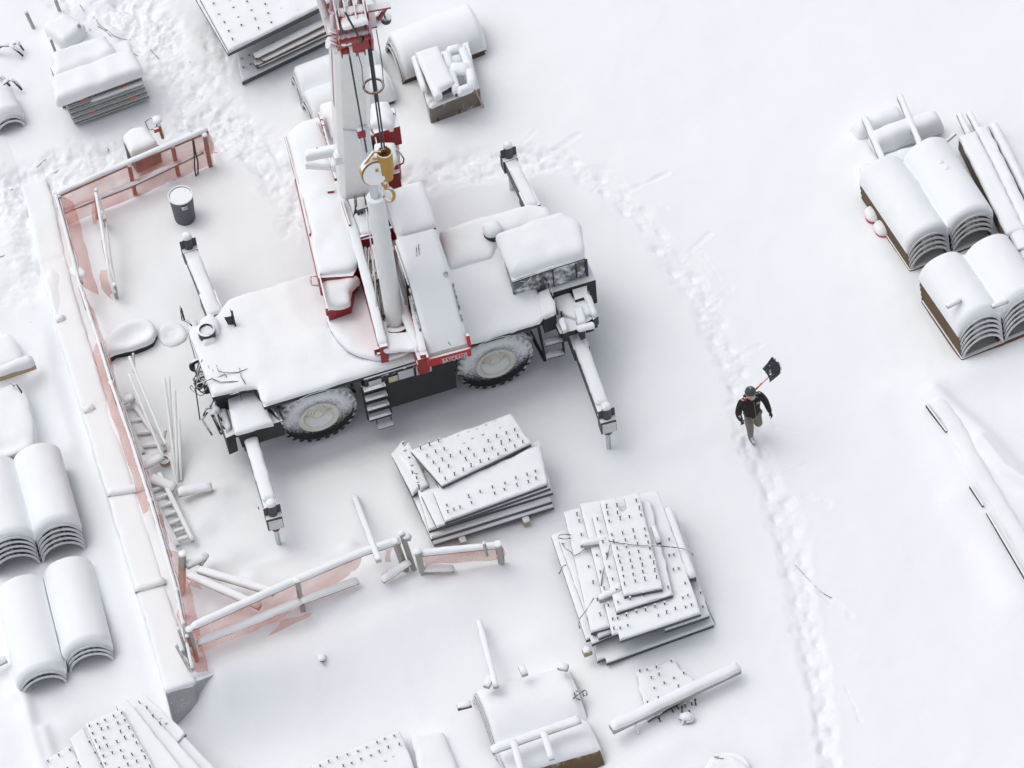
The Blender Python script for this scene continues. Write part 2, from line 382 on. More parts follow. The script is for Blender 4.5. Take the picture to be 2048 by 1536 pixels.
# ------------------------------------------------------------------ ground
def sm(t): t = np.clip(t, 0, 1); return t*t*(3-2*t)
def hashn(ix, iy, s): 
    h = (ix.astype(np.int64)*374761393 + iy.astype(np.int64)*668265263 + s*974634777) & 0x7fffffff
    h = ((h ^ (h >> 13))*1274126177) & 0x7fffffff
    return ((h ^ (h >> 16)) & 0xffff)/65535.0*2-1
def vn(x, y, f, s=0):
    x = x*f; y = y*f; ix = np.floor(x); iy = np.floor(y); u = sm(x-ix); v = sm(y-iy)
    a = hashn(ix, iy, s); b = hashn(ix+1, iy, s); c = hashn(ix, iy+1, s); d = hashn(ix+1, iy+1, s)
    return (a*(1-u)+b*u)*(1-v)+(c*(1-u)+d*u)*v
def fbm(x, y, f, n, s=0, g=0.5):
    t = 0; a = 1
    for i in range(n): 
        t = t + a*vn(x+3.7*i, y-1.3*i, f, s+i); f *= 2.03; a *= g
    return t
def segd(x, y, pts):
    """distance to a polyline and arc length at the nearest point, side"""
    d = np.full(x.shape, 1e9); s = np.zeros(x.shape); sd_ = np.zeros(x.shape); L = 0
    for (ax, ay), (bx, by) in zip(pts[:-1], pts[1:]):
        ux, uy = bx-ax, by-ay; l = math.hypot(ux, uy); t = np.clip(((x-ax)*ux+(y-ay)*uy)/(l*l), 0, 1)
        q = np.hypot(x-ax-t*ux, y-ay-t*uy); k = q < d; d = np.where(k, q, d); s = np.where(k, L+t*l, s)
        sd_ = np.where(k, ((x-ax)*uy-(y-ay)*ux)/l, sd_); L += l
    return d, s, sd_
WALL = [W2(*p) for p in [(44, 372), (58, 420), (82, 530), (110, 640), (165, 820), (215, 985), (262, 1140), (300, 1260), (332, 1384)]]
CORNER = V((*WALL[-1], 0))
LOWX = sorted(WALL, key=lambda p: p[1]); WY = np.array([p[1] for p in LOWX]); WX = np.array([p[0] for p in LOWX])
def low(x, y):
    """height of the ground without the trodden snow"""
    x = np.asarray(x, float); y = np.asarray(y, float)
    wx = np.interp(y, WY, WX)
    left = sm((wx-x)/0.06+0.6)                                  # 1 on the low side of the wall
    zl = -1.35*(1-sm((y+5.0)/5.0)*0.32) * (1-sm((y-3.0)/5.5))   # low yard rises towards the bank
    zl = zl + 0.10*np.exp(-((x-wx+0.5)/0.35)**2)
    edge = CORNER.y + 0.10 + (x-CORNER.x)*0.055                 # lip of the terrace at its near end
    dn = edge-y
    rx = x-CORNER.x
    ramp = sm((rx+0.10)/1.35)
    foot = -1.35*(1-sm((x+8.2)/9.5))
    top_ = ramp*np.exp(-(np.maximum(dn, 0)/(0.55+0.75*np.clip(rx/3.0, 0, 1.6)))**2)
    zn = foot*(1-top_)-0.03*top_*(1-ramp)
    near = sm(dn/0.03)
    z = zl*left
    return np.where(y < edge, np.where(left > 0.5, zl, zn*near), z)
def gz(px, py=None):
    """ground height seen at a photo point (or at a world point)"""
    z = 0.0
    for _ in range(6):
        w = W(px, py, z); z = float(low(w.x, w.y))
    return z
def G(px, py, dz=0.0):
    z = gz(px, py)
    for _ in range(4): w = W(px, py, z); z = gnd(w.x, w.y)
    return W(px, py, z+dz)
TRAILS = [  # (photo points, half width, depth, roughness)
 ([(1672,1570),(1655,1500),(1642,1400),(1612,1250),(1590,1120),(1548,980),(1512,890)], .30, .12, 1.0),
 ([(1512,890),(1487,790),(1452,700),(1402,600),(1350,520),(1290,440),(1210,370),(1120,322),(1050,318)], .36, .12, 1.0),
 ([(1050,318),(980,335),(900,345),(830,360),(780,400)], .55, .17, 1.2),
 ([(620,420),(575,360),(500,290),(440,250),(385,200),(335,130),(290,60),(250,-60)], .72, .20, 1.5),
 ([(440,250),(330,290),(230,315),(120,345),(20,385),(-60,430)], .70, .20, 1.5),
 ([(20,385),(30,470),(60,560)], .7, .12, 1.1),
 ([(300,60),(210,20),(120,-30)], .6, .16, 1.2),
 ([(420,60),(440,110),(400,190)], .35, .12, 1.3),
 ([(1250,385),(1335,345)], .10, .09, .8), ([(1360,520),(1418,468)], .09, .08, .8), ([(1420,618),(1462,575)], .09, .08, .8),
 ([(1470,716),(1522,690)], .09, .08, .7), ([(1570,950),(1612,930)], .10, .06, .7), ([(1600,985),(1652,1010)], .11, .06, .9),
 ([(1640,1185),(1705,1235)], .10, .07, .9), ([(1110,300),(1160,268)], .09, .07, .8), ([(1040,292),(1072,262)], .09, .07, .8),
 ([(1310,400),(1335,415)], .07, .06, .7), ([(1540,850),(1592,862)], .07, .06, .6), ([(1530,790),(1550,850)], .08, .05, .7), ([(1690,1370),(1720,1440)], .05, .05, .9),
 ([(430,225),(485,210)], .13, .07, .8), ([(1440,560),(1400,500)], .08, .05, .7), ([(1640,1190),(1600,1130)], .03, .05, .5)]
DRIFTS = [  # (photo point, radius x, radius y, height)
 (450,1130,.5,.3,.14),(500,1180,.6,.25,.14),(400,1060,.3,.25,.12),(440,990,.3,.2,.10),(250,780,.3,.4,.10),(350,1110,.3,.4,.08),(620,1215,.7,.2,.14),(760,1180,.7,.25,.16),(830,1170,.6,.2,.10),(960,1150,.9,.2,.08),(330,880,.3,.4,.10),(1290,1460,.7,.3,.10),(1180,1380,.3,.5,.06),
 (1800,300,1.2,.6,.14),(1760,350,.6,.4,.12),(1860,420,1.2,1.2,.05),(1990,300,.8,1.6,.10),(60,1440,.6,.5,.12),(130,1460,.5,.35,.12),(1100,1480,.8,.8,.08),(1040,1300,1.0,.3,.06),(470,650,.8,1.2,-.05),
 (940,1065,1.5,.35,.10),(960,860,1.6,.5,.06),(1300,1320,1.3,.4,.06),(800,985,.3,1.0,.07),(1110,1010,.45,1.1,.10),(1430,1200,.5,1.2,.06),
 (640,900,1.2,.35,-.07),(990,795,1.2,.35,-.07),(760,850,2.2,.7,-.08),(380,445,.34,.2,-.05),
 (200,285,1.0,.35,.05),(340,330,.6,.4,.12),(700,290,1.8,1.2,.05),(890,270,.8,.4,.08),(1960,740,1.3,.4,.10),(1790,560,.5,1.0,.07),
 (760,1130,.8,.35,.14),(660,1170,1.3,.35,.16),(560,1240,1.6,.35,.12),(420,1140,.8,.4,.10),(420,930,.7,.5,.10),(430,1010,.5,.4,.12),(395,1000,.35,.25,.10),(345,930,.35,.3,.08),
 (255,850,.45,.8,.16),(320,1020,.38,.9,.22),(300,930,.3,.3,.2),(350,900,.25,.3,.12),(880,1200,1.4,.5,.12),(1050,1140,.8,.4,.08),(300,600,.7,1.6,.03),(340,370,.14,.12,.12),(500,1160,.3,.2,.10),(700,1095,.2,.16,.12),
 (1840,770,1.2,.6,.09),(1960,900,.6,1.6,.10),(1900,640,.6,1.2,.0),(1700,300,.5,.5,.08),(1300,900,2.2,.35,.06),(850,1130,.35,.3,.12),
 (650,900,3.0,.25,-.03),(560,980,1.6,.18,.05),(640,960,1.3,.2,-.04),(560,1120,1.0,.12,.05),(1250,1400,.9,.5,.08),(1330,1500,.8,.4,.12)]
GRID = {}
def gnd(x, y):
    Z = GRID['z']; i = min(max(int((y+15.0)/GRID['n']), 0), Z.shape[0]-1); j = min(max(int((x+15.5)/GRID['n']), 0), Z.shape[1]-1); return float(Z[i, j])
def ground():
    n = 0.034
    def grid(x0, x1, y0, y1, st):
        xs = np.arange(x0, x1+st/2, st); ys = np.arange(y0, y1+st/2, st); return np.meshgrid(xs, ys)
    X, Y = grid(-15.5, 17.0, -15.0, 18.0, n)
    Z = low(X, Y)
    Z += 0.045*fbm(X, Y, .33, 3, 1) + 0.010*fbm(X, Y, 1.7, 3, 5)
    for px, py, rx, ry, h in DRIFTS:
        wx, wy = W2(px, py, gz(px, py)); Z += h*np.exp(-((X-wx)/rx)**2-((Y-wy)/ry)**2)
    lump = fbm(X, Y, 3.2, 5, 20, .70)*.020; steps = fbm(X, Y, 7.5, 4, 33, .64)*.75
    for pts, hw, dep, rg in TRAILS:
        pw = [W2(a, b, gz(a, b)) for a, b in pts]
        x0 = min(p[0] for p in pw)-1.5; x1 = max(p[0] for p in pw)+1.5; y0 = min(p[1] for p in pw)-1.5; y1 = max(p[1] for p in pw)+1.5
        i0 = max(0, int((y0+15)/n)); i1 = max(0, int((y1+15)/n)); j0 = max(0, int((x0+15.5)/n)); j1 = max(0, int((x1+15.5)/n))
        sl_ = (slice(i0, i1), slice(j0, j1)); x = X[sl_]; y = Y[sl_]
        if x.size == 0: continue
        d, s, side = segd(x, y, pw)
        d = d + vn(x, y, 1.5, 8)*hw*.35 + vn(x, y, 4.5, 9)*hw*.22
        t = sm((hw-d)/(hw*.55)+0.25); rim = np.exp(-((d-hw*1.05)/(hw*.30))**2)
        # single boot prints left and right of the line
        ph = (s/0.36) % 1; k = np.floor(s/0.36); sgn = np.where(k % 2 > 0, 1, -1)
        foot = np.exp(-(((ph-.5)*.36/.13)**2)-(((side-sgn*hw*.42+0.05*hashn(k, k*0, 3))/.085)**2))
        big = 1 if hw > .25 else 0
        t2 = sm((hw*1.25-d)/(hw*.9)); k_ = 1 if big else .6
        rag = sm(.5+1.4*fbm(x, y, 3.1, 3, 61))
        Z[sl_] += (-dep*t2*.42*k_*(.55+.45*rag) - big*foot*.075*t2 + k_*rim*.009*(1+lump[sl_]*8) + (t2 if big else t2*.8)*rg*(lump[sl_]*.62+steps[sl_]*.017))
    # soft ropes of wind-packed snow by the long beam at the right
    for pts, w_, h in [([(1870,790),(1960,870),(2060,980)], .22, .14), ([(1860,830),(1930,960),(2060,1200)], .5, .16), ([(1960,890),(2010,950),(2090,1000)], .12, .12), ([(1900,1010),(1960,1080),(2020,1200)], .25, .06),
                       ([(420,1110),(520,1090),(650,1130)], .3, .05), ([(1010,1075),(1150,990)], .3, .06), ([(20,1290),(50,1420),(95,1560)], .16, .16), ([(70,1400),(95,1480),(110,1540)], .14, .12), ([(0,1130),(20,1250),(10,1330)], .2, .1), ([(180,560),(300,520),(430,640)], .25, .02), ([(100,560),(92,700),(130,850)], .3, .10), ([(700,920),(900,840),(1150,820)], .25, -.03)]:
        d, s, _ = segd(X, Y, [W2(a, b) for a, b in pts]); Z += h*np.exp(-(d/w_)**2)
    Z *= sm(np.minimum(np.minimum(X+15.5, 17.0-X), np.minimum(Y+15.0, 18.0-Y))/1.9)
    GRID['z'] = Z; GRID['n'] = n
    my, mx = X.shape
    co = np.empty((mx*my, 3)); co[:,0] = X.ravel(); co[:,1] = Y.ravel(); co[:,2] = Z.ravel()
    idx = np.arange(mx*my).reshape(my, mx); q = np.stack([idx[:-1,:-1], idx[:-1,1:], idx[1:,1:], idx[1:,:-1]], -1).reshape(-1, 4)
    # outer skirt reaching far beyond the frame
    me = bpy.data.meshes.new('snow_ground')
    R = [(-15.5,-15.0),(17.0,-15.0),(17.0,18.0),(-15.5,18.0)]; O = [(-400,-400),(400,-400),(400,600),(-400,600)]
    kx = lambda i, j: idx[i, j]
    cor = [kx(0,0), kx(0,-1), kx(-1,-1), kx(-1,0)]
    edges = [idx[0,:], idx[:,-1], idx[-1,::-1], idx[::-1,0]]
    ex = []; fx = []; base = mx*my
    for (a, b) in O: ex.append((a, b, 0.0))
    ev = []; 
    for e in range(4):
        ee = edges[e]; ev += [( [base+e, int(ee[k+1]), int(ee[k])] ) for k in range(len(ee)-1)] + [[base+e, base+(e+1) % 4, int(ee[-1])]]
    allv = np.concatenate([co, np.array(ex, float)])
    nv = len(allv); nq = len(q); ntr = len(ev)
    me.vertices.add(nv); me.vertices.foreach_set('co', allv.ravel())
    me.loops.add(nq*4+ntr*3); me.polygons.add(nq+ntr)
    me.loops.foreach_set('vertex_index', np.concatenate([q.ravel(), np.array(ev).ravel()]).astype(np.int32))
    me.polygons.foreach_set('loop_start', np.concatenate([np.arange(nq)*4, nq*4+np.arange(ntr)*3]).astype(np.int32))
    me.polygons.foreach_set('use_smooth', [True]*(nq+ntr))
    me.update(calc_edges=True); me.validate()
    me.materials.append(M['ground'])
    o = bpy.data.objects.new('snow_ground', me); S.collection.objects.link(o); setp(o, 'deep snow over the yard with a trodden boot path', None, None, 'structure')
ground()

# ------------------------------------------------------------------ the crane
def pl(pts, z): return [W(a, b, z) for a, b in pts]
def crane():
    c0 = V((-2.2, 1.4, 0.0))
    C = thing('mobile_crane', 'snow-covered red and white rough terrain crane standing on its outriggers', 'crane', c0)
    # ---- carrier
    deck = [(-5.46,-.10),(.72,-.10),(.95,.10),(.95,2.95),(-5.36,2.95),(-5.75,2.6),(-6.42,2.45),(-6.42,.55),(-5.46,.45)]
    m = MB(); m.prism([(x, y, 1.90) for x, y in deck], .10)
    m.box((-2.4, 1.45, 1.35), 7.4, 1.5, .9); m.box((-5.9, 1.5, 1.55), .9, 1.7, .7); m.box((1.5, 1.5, 1.45), 1.5, 1.7, .8)
    chassis = m.build('chassis', 'black', C)
    m = MB(); d3 = [(x, y, 1.90) for x, y in deck]
    def zdeck(x, y):
        z = 1.90
        z += 0.0
        return z
    cap(m, d3, h=.13, r=.16, sp=.10, rc=.12, drop=.03, zf=zdeck, wa=.02, bumps=((-3.9,1.1,.55,.10),(-5.2,1.2,.5,.06),(-4.2,.3,.4,-.03),(-1.0,1.5,.5,.10),(.3,2.2,.5,.10),(.4,1.2,.4,.12),(-2.3,.15,.5,.05)))
    m.build('snow_cover', 'snow', C, 'all')
    # mud guards over the wheels
    for x0 in (-4.31, -.31):
        m = MB(); pts = []
        for k in range(13):
            q = math.radians(35+110*k/12); pts.append((x0+1.06*math.cos(q), .80+1.08*math.sin(q)))
        vs = [(a, y, b) for a, b in pts for y in (-.12, .75)]
        m.add(vs, [(2*i, 2*i+1, 2*i+3, 2*i+2) for i in range(12)])
        m.build('mudguard', 'dark', C, True)
    # side tool box with plates, steps
    m = MB(); m.box((-2.25, .08, 1.22), 2.0, .4, 1.25); m.build('side_box', mat('side_box_paint', (.02,.022,.024), .5, amp=1.6, lo=.75, hi=1.05, nscale=14, zdust=(1.25,1.9,.9)), C, bevel=.02)
    for x, w, h, z, mt in ((-2.62,.20,.17,1.58,'cream'), (-2.33,.34,.26,1.62,'plate'), (-1.93,.34,.30,1.62,'plate'), (-3.02,.28,.2,1.62,'plate')):
        mb = MB(); mb.box((x, -.135, z), w, .012, h); mb.build('sign_plate', mt, C)
    def ladder(xc, y0, zt, n, w, nm='step_ladder', lowerw=None, dz=.27, dy=-.05):
        mb = MB()
        for s in (-1, 1): mb.beam((xc+s*w/2, y0+.02, zt+.05), (xc+s*w/2, y0+dy*n, zt-dz*(n-1)-.05), .03, .09)
        L_ = mb.build(nm, 'black', C)
        for k in range(n):
            ww = w if not (lowerw and k == n-1) else lowerw; z = zt-k*dz; y = y0+dy*k
            mb = MB(); mb.box((xc, y-.06, z), ww-.03, .17, .03); mb.box((xc, y-.14, z-.01), ww-.03, .012, .06); mb.build('step', 'dark', L_)
            mb = MB(); loaf(mb, (xc-ww/2+.05, y-.10, z+.016), (xc+ww/2-.05, y-.10, z+.016), .07, .035); mb.build('snow_cover', 'snow', L_, 'all')
        return L_
    ladder(-3.06, -.10, 1.55, 4, .52)
    mb = MB(); mb.box((-2.98, -.36, .42), .34, .18, .025); mb.beam((-3.14,-.3,.42),(-3.14,-.28,.72),.02,.02); mb.beam((-2.82,-.3,.42),(-2.82,-.28,.72),.02,.02); mb.build('step', 'dark', C)
    # ---- wheels
    for i, (x, yo, ax) in enumerate(((-4.31, 0, -1), (-.31, 0, -1), (-4.31, 2.9, 1), (-.31, 2.9, 1))):
        o = V((x, yo, .865)); a = V((0, ax, 0)); R0 = .865
        m = MB()
        prof = [(-.62,.46),(-.60,.70),(-.54,.80),(-.42,.83),(-.30,.835),(-.16,.83),(-.06,.80),(-.005,.72),(.0,.60),(-.01,.47),(-.03,.43)]
        m.rev(o, a, [(t, r) for t, r in prof], 72, cap=False)
        for k in range(26):
            q = 2*math.pi*k/26
            for side in (0, 1):
                qq = q+(.12 if side else 0); n_ = []
                t0, t1 = (-.05, -.30) if side == 0 else (-.33, -.58)
                for (t, r, dq) in ((t0, .865, 0), (t1, .875, .16 if side == 0 else .16), ):
                    for w_ in (-.052, .052): n_.append((t, r, qq+dq+w_))
                sh = (t0+.035 if side == 0 else t1-.03, .80, qq+(0 if side == 0 else .16))
                ringp = lambda t, r, an: o + a*t + V((math.cos(an)*r, 0, math.sin(an)*r))
                vs = [ringp(*p) for p in n_] + [ringp(p[0], .80, p[2]) for p in n_]
                fs = [(0,1,3,2),(4,6,7,5),(0,4,5,1),(2,3,7,6),(0,2,6,4),(1,5,7,3)]
                b0 = len(vs); e = (0,1) if side == 0 else (2,3); tt = sh[0]
                vs += [ringp(tt, .76, n_[e[0]][2]), ringp(tt, .76, n_[e[1]][2])]
                fs += [(e[0], e[1], b0+1, b0), (e[0], b0, e[0]+4), (e[1], e[1]+4, b0+1)]
                m.add(vs, fs)
        wl = m.build('wheel', 'rubber', C, 40)
        m = MB(); m.rev(o, a, [(-.02,.452),(.015,.445),(.02,.42),(-.01,.40),(-.02,.36),(-.05,.335),(-.16,.31),(-.185,.29),(-.19,.0)], 48, cap=False)
        rim = m.build('rim', 'rim', wl, 35)
        m = MB(); m.rev(o, a, [(-.19,.20),(-.13,.20),(-.125,.185),(-.125,.10),(-.07,.095),(-.065,0)], 28, cap=False)
        for k in range(14): 
            q = 2*math.pi*k/14; p = o+a*-.12+V((math.cos(q)*.155, 0, math.sin(q)*.155)); m.rev(p, a, [(0,.016),(.03,.016)], 6)
        m.build('hub', 'rim', wl, 35)
        if ax < 0:      # snow settled in the dish of the rim
            m = MB(); vs = []; fs = []; n = 18
            for j in range(7):
                t = j/6
                for k in range(n+1):
                    q = math.radians(200+140*k/n); rr = .325; zz = math.sin(q)*rr; xx = math.cos(q)*rr
                    zt = -.085+.02*math.sin(k*.9)
                    z = zz+(zt-zz)*t; yy = -.17+.155*(1-t)**.8
                    vs.append(o + V((xx, -yy*1.0, z)) if ax > 0 else o + V((xx, -(yy), z)))
            for j in range(6):
                for k in range(n): fs.append((j*(n+1)+k, j*(n+1)+k+1, (j+1)*(n+1)+k+1, (j+1)*(n+1)+k))
            m.add(vs, fs); m.build('snow_cover', 'snow', wl, 'all')
    # axles
    m = MB()
    for x in (-4.31, -.31): m.tube([(x,.3,.865),(x,2.6,.865)], .16, 10)
    m.build('axle', 'black', C, True)
    # ---- outriggers: box beams with a jack at the outer end
    def outrigger(a, b, foot, w=.30, h=.34, snow_from=0.0, jackup=.55):
        a = V(a); b = V(b); m = MB(); m.beam(a, b, w, h); m.beam(a+V((0,0,-.0)), a+(b-a)*.35, w+.06, h+.06)
        o = m.build('outrigger_beam', 'outr', C, bevel=.015)
        d = (b-a).normalized(); m = MB()
        loafp(m, [a+(b-a)*snow_from+V((0,0,h/2)), b-d*.22+V((0,0,h/2))], w*.98, .09, taper=.1); m.build('snow_cover', 'snow', o, 'all')
        m = MB(); j = V((b.x, b.y, 0)) + d*.12; top = b.z+jackup
        m.tube([(j.x, j.y, b.z-.35), (j.x, j.y, top)], .10, 14)
        m.box((j.x, j.y, b.z-.02), .34, .26, .40, math.atan2(d.y, d.x)-math.pi/2)
        for s in (-1, 1): m.beam((j.x+s*.125, j.y, b.z+.1), (j.x+s*.125, j.y, top-.1), .02, .12)
        jk = m.build('jack', 'outr', o, 40)
        m = MB(); m.tube([(j.x, j.y, -.15), (j.x, j.y, b.z-.3)], .055, 12); m.build('jack_rod', 'chrome', jk, 40)
        m = MB(); blob(m, (j.x, j.y, top-.02), .105, .105, .11, wa=.008); m.build('snow_cover', 'snow', jk, 'all')
        m = MB(); m.box((j.x, j.y-.14*(1 if b.y < a.y else -1), b.z-.05), .30, .02, .30, math.atan2(d.y, d.x)-math.pi/2)
        m.build('warning_plate', 'white', o)
        return o
    zb = .95
    o1 = outrigger(W(482,815,zb), W(545,1028,zb), None); o2 = outrigger(W(1140,640,zb), W(1211,835,zb), None)
    o3 = outrigger(W(434,640,zb+.05), W(383,512,zb+.05), None, w=.32); o4 = outrigger(W(1068,425,zb+.05), W(1022,330,zb+.05), None, w=.28)
    m = MB()
    for q in (W(532,1000,zb), W(548,1015,zb)): m.box((q.x-.20, q.y-.05, zb-.05), .02, .12, .1)
    m.build('marker', 'redbright', o1)
    # ---- nose of the carrier (left end)
    m = MB()
    m.prism(pl([(452,792),(522,786),(548,852),(470,870)], 1.45), .10); m.box((-5.62,.0,1.2), .95, .5, .5)
    m.beam(W(515,783,1.85), W(560,850,1.25), .04, .35)
    m.build('nose_frame', 'black', C)
    m = MB(); cap(m, pl([(452,790),(520,780),(548,850),(470,872)], 1.46), h=.12, r=.1, sp=.08); m.build('snow_cover', 'snow', C, 'all')
    m = MB(); m.prism(pl([(428,800),(448,795),(470,868),(452,876)], 1.2), .6); m.prism(pl([(500,862),(540,852),(546,868),(506,878)], .9), .08); m.beam(W(505,862,1.35), W(510,875,.9), .03, .05); m.beam(W(535,852,1.35), W(542,866,.9), .03, .05)
    m.build('nose_locker', 'dark', C)
    m = MB(); cap(m, pl([(430,802),(447,796),(464,860),(450,868)], 1.2), h=.10, r=.08, sp=.06); blob(m, W(432,822,1.3), .10, .10, .12); cap(m, pl([(502,862),(536,854),(541,866),(508,876)], .9), h=.07, r=.05, sp=.06); m.build('snow_cover', 'snow', C, 'all')
    rail = lambda pts, z, r=.014, nm='grab_rail', mt='black': MB().tube([W(a, b, zz if zz else z) for a, b, zz in pts], r*.75, 6).build(nm, mt, C, 'all')
    rail([(458,818,1.55),(455,798,1.85),(460,790,2.0),(476,785,2.05),(481,790,2.0),(483,800,1.75)], 2)
    rail([(425,757,2.1),(395,768,2.1),(391,776,2.1),(400,840,1.2)], 2, .018)
    rail([(424,757,2.05),(440,764,2.05),(480,763,2.03)], 2, .014, 'hose', 'hose')
    rail([(433,730,2.15),(437,742,2.1),(448,745,2.08),(475,745,2.06),(497,737,2.06)], 2, .014, 'hose', 'hose')
    rail([(479,736,2.12),(482,752,2.1),(491,768,2.06)], 2, .012, 'hose', 'hose')
    rail([(412,762,1.9),(430,757,2.0),(450,748,2.05),(453,755,2.02)], 2, .014, 'hose', 'hose')
    rail([(360,612,2.3),(364,640,1.9),(378,645,1.9),(384,652,1.85)], 2, .02, 'mirror_bracket'); 
    m = MB(); m.beam(W(361,613,2.2), W(368,638,1.9), .03, .12); m.build('mirror', 'black', C)
    m = MB(); m.prism(pl([(374,655),(382,650),(405,735),(398,740)], 1.6), .5); m.build('front_bumper', 'black', C)
    m = MB(); cap(m, pl([(372,648),(396,645),(418,735),(400,742)], 1.65), h=.2, r=.13, sp=.08); cap(m, pl([(400,648),(425,632),(440,650),(440,672),(405,676)], 2.0), h=.22, r=.14, sp=.08); m.build('snow_cover', 'snow', C, 'all')
    m = MB(); m.rev(W(418,688,1.75), (0,0,1), [(0,.17),(.50,.19),(.52,.15),(.45,.14),(.44,0)], 22); 
    m.tube([W(440,680,2.0), W(444,688,1.9)], .06, 8); air = m.build('air_cleaner', 'black', C, 40)
    m = MB(); blob(m, W(418,686,2.0), .15, .09, .16, wa=.02); m.build('snow_cover', 'snow', air, 'all')
    # front winch with its tangle of rope
    m = MB(); c_ = W(404,738,1.65); m.rev(c_-V((.05,.35,0)), (0,1,0), [(0,.20),(.04,.20),(.05,.12),(.45,.12),(.46,.20),(.50,.20)], 20); m.box(c_+V((.05,-.45,.0)), .3, .25, .3); m.box(c_+V((.12,-.15,-.05)), .25, .9, .25)
    win = m.build('front_winch', 'black', C, 40)
    rnd = random.Random(3)
    for k in range(9):
        pts = []; a0 = rnd.random()*6; cx, cy = 404+rnd.uniform(-6,9), 740+rnd.uniform(-14,30); rx, ry = rnd.uniform(8,16), rnd.uniform(14,26)
        for j in range(9):
            q = a0+j*.62; pts.append(W(cx+math.cos(q)*rx, cy+math.sin(q)*ry, 1.9+.12*math.sin(q*1.3+k)))
        MB().tube(pts, .011, 5).build('rope', 'hose', win, 'all')
    for pts in ([(392,752),(386,758),(388,764),(396,760),(400,750),(404,742)], [(401,748),(408,762),(411,778),(408,789),(401,791),(394,788),(384,780),(380,774),(382,771),(387,775),(392,784)], [(418,758),(417,772),(419,779),(428,778),(431,768),(430,758)],[(424,760),(426,786),(428,800)],[(412,700),(402,708),(406,716),(413,706)]):
        MB().tube([W(a, b, 1.7) for a, b in pts], .013, 6).build('rope', 'hose', win, 'all')
    for pts in ([(407,832),(412,818),(424,816),(438,826),(444,842)], [(436,830),(444,850),(449,858)],[(420,816),(424,806),(430,796)],[(415,825),(405,838),(410,848),(424,870)]): MB().tube([W(a, b, 1.4) for a, b in pts], .02, 6).build('hose', 'hose', C, 'all')
    for aa, bb, w_, h_ in (((424,828,1.3),(443,868,.9),.05,.10),((455,632,2.3),(466,652,1.95),.04,.16),((462,618,2.5),(471,655,1.95),.03,.10)): m = MB(); m.beam(W(*aa), W(*bb), w_, h_); m.build('bracket', 'dark', C)
    # ---- engine hood and tail of the carrier
    HT = 2.55
    hood = [(1000,480),(1100,446),(1163,450),(1170,514),(1100,536),(1024,562)]
    m = MB(); m.prism(pl(hood, HT), .66); hd = m.build('engine_hood', mat('hood_paint', (.03,.03,.03), .5, amp=3.2, lo=-.25, hi=.55, nscale=4, dust=.1), C, bevel=.02)
    m = MB(); cap(m, pl([(988,476),(1055,452),(1120,430),(1160,448),(1171,512),(1100,532),(1024,558),(1006,520)], HT+.01), h=.20, r=.22, sp=.09, rc=.12, wa=.03, bumps=((1.2,2.3,.5,.12),(.8,1.2,.6,.08))); m.build('snow_cover', 'snow', hd, 'all')
    m = MB(); fr = [W(1024,562,HT), W(1100,536,HT), W(1170,514,HT)]
    for z in (0,): m.tube([p+V((0,-.02,-.03)) for p in fr], .018, 5)
    m.beam(fr[2]+V((.01,-.02,-.02)), fr[2]+V((.01,-.02,-.62)), .05, .05); m.beam(fr[1]+V((.05,-.02,-.02)), fr[1]+V((.05,-.03,-.60)), .02, .03); m.beam(fr[2]+V((-.22,-.02,-.1)), fr[2]+V((-.22,-.02,-.6)), .02, .02)
    m.tube([fr[0]+V((.15,-.03,-.05)), fr[0]+V((.3,-.10,-.08)), fr[0]+V((.45,-.03,-.02))], .012, 5)
    m.build('hood_trim', 'black', hd)
    m = MB(); cap(m, pl([(878,470),(960,444),(1060,418),(1100,425),(1110,450),(1000,482),(985,520),(900,540)], 2.02), h=.22, r=.2, sp=.1, wa=.03); cap(m, pl([(1030,575),(1060,566),(1095,560),(1066,578),(1036,590)], 2.0), h=.08, r=.06, sp=.06)
    m.build('snow_cover', 'snow', C, 'all')
    m = MB(); q = W(986,470,2.2); m.rev(q, (0,0,1), [(0,.20),(.16,.21),(.18,.19),(.18,0)], 24); pre = m.build('air_intake', 'black', C, 40)
    m = MB(); blob(m, q+V((0,0,.17)), .21, .21, .20, wa=.01, flat=.9); m.build('snow_cover', 'snow', pre, 'all')
    # tail frame with muffler, steps, lights
    m = MB(); m.prism(pl([(1068,566),(1172,548),(1178,580),(1190,634),(1150,660),(1120,668),(1094,612)], 1.55), .16)
    m.prism(pl([(1140,566),(1172,556),(1176,592),(1150,600)], 1.75), .3); m.prism(pl([(1168,592),(1182,590),(1197,632),(1186,640)], 1.62), .28)
    m.prism(pl([(1118,640),(1128,636),(1136,664),(1126,668)], 1.65), .3); m.prism(pl([(1152,640),(1162,634),(1170,660),(1160,664)], 1.65), .3)
    tail = m.build('tail_frame', 'black', C, bevel=.01)
    m = MB(); cap(m, pl([(1084,566),(1120,556),(1172,545),(1176,558),(1142,572),(1146,600),(1178,592),(1190,630),(1152,642),(1128,634),(1108,622),(1100,590)], 1.56), h=.09, r=.07, sp=.05, wa=.02)
    for pts in ([(1166,592),(1180,590),(1194,630),(1184,634)], [(1117,640),(1128,636),(1136,662),(1126,666)], [(1147,620),(1165,615),(1172,645),(1156,650)], [(1150,655),(1186,644),(1190,656),(1158,664)]):
        cap(m, pl(pts, 1.70), h=.08, r=.05, sp=.05)
    m.build('snow_cover', 'snow', tail, 'all')
    m = MB(); m.rev(W(1100,645,.9), (0,0,1), [(0,.14),(.75,.16),(.78,.10),(.95,.09)], 14); 
    for k in range(7): m.rev(W(1100,645,1.02+.045*k), (0,0,1), [(0,.17),(.018,.17)], 14)
    m.prism(pl([(1076,592),(1104,580),(1112,628),(1086,638)], 1.9), .5); muf = m.build('radiator_box', 'dark', C, 40)
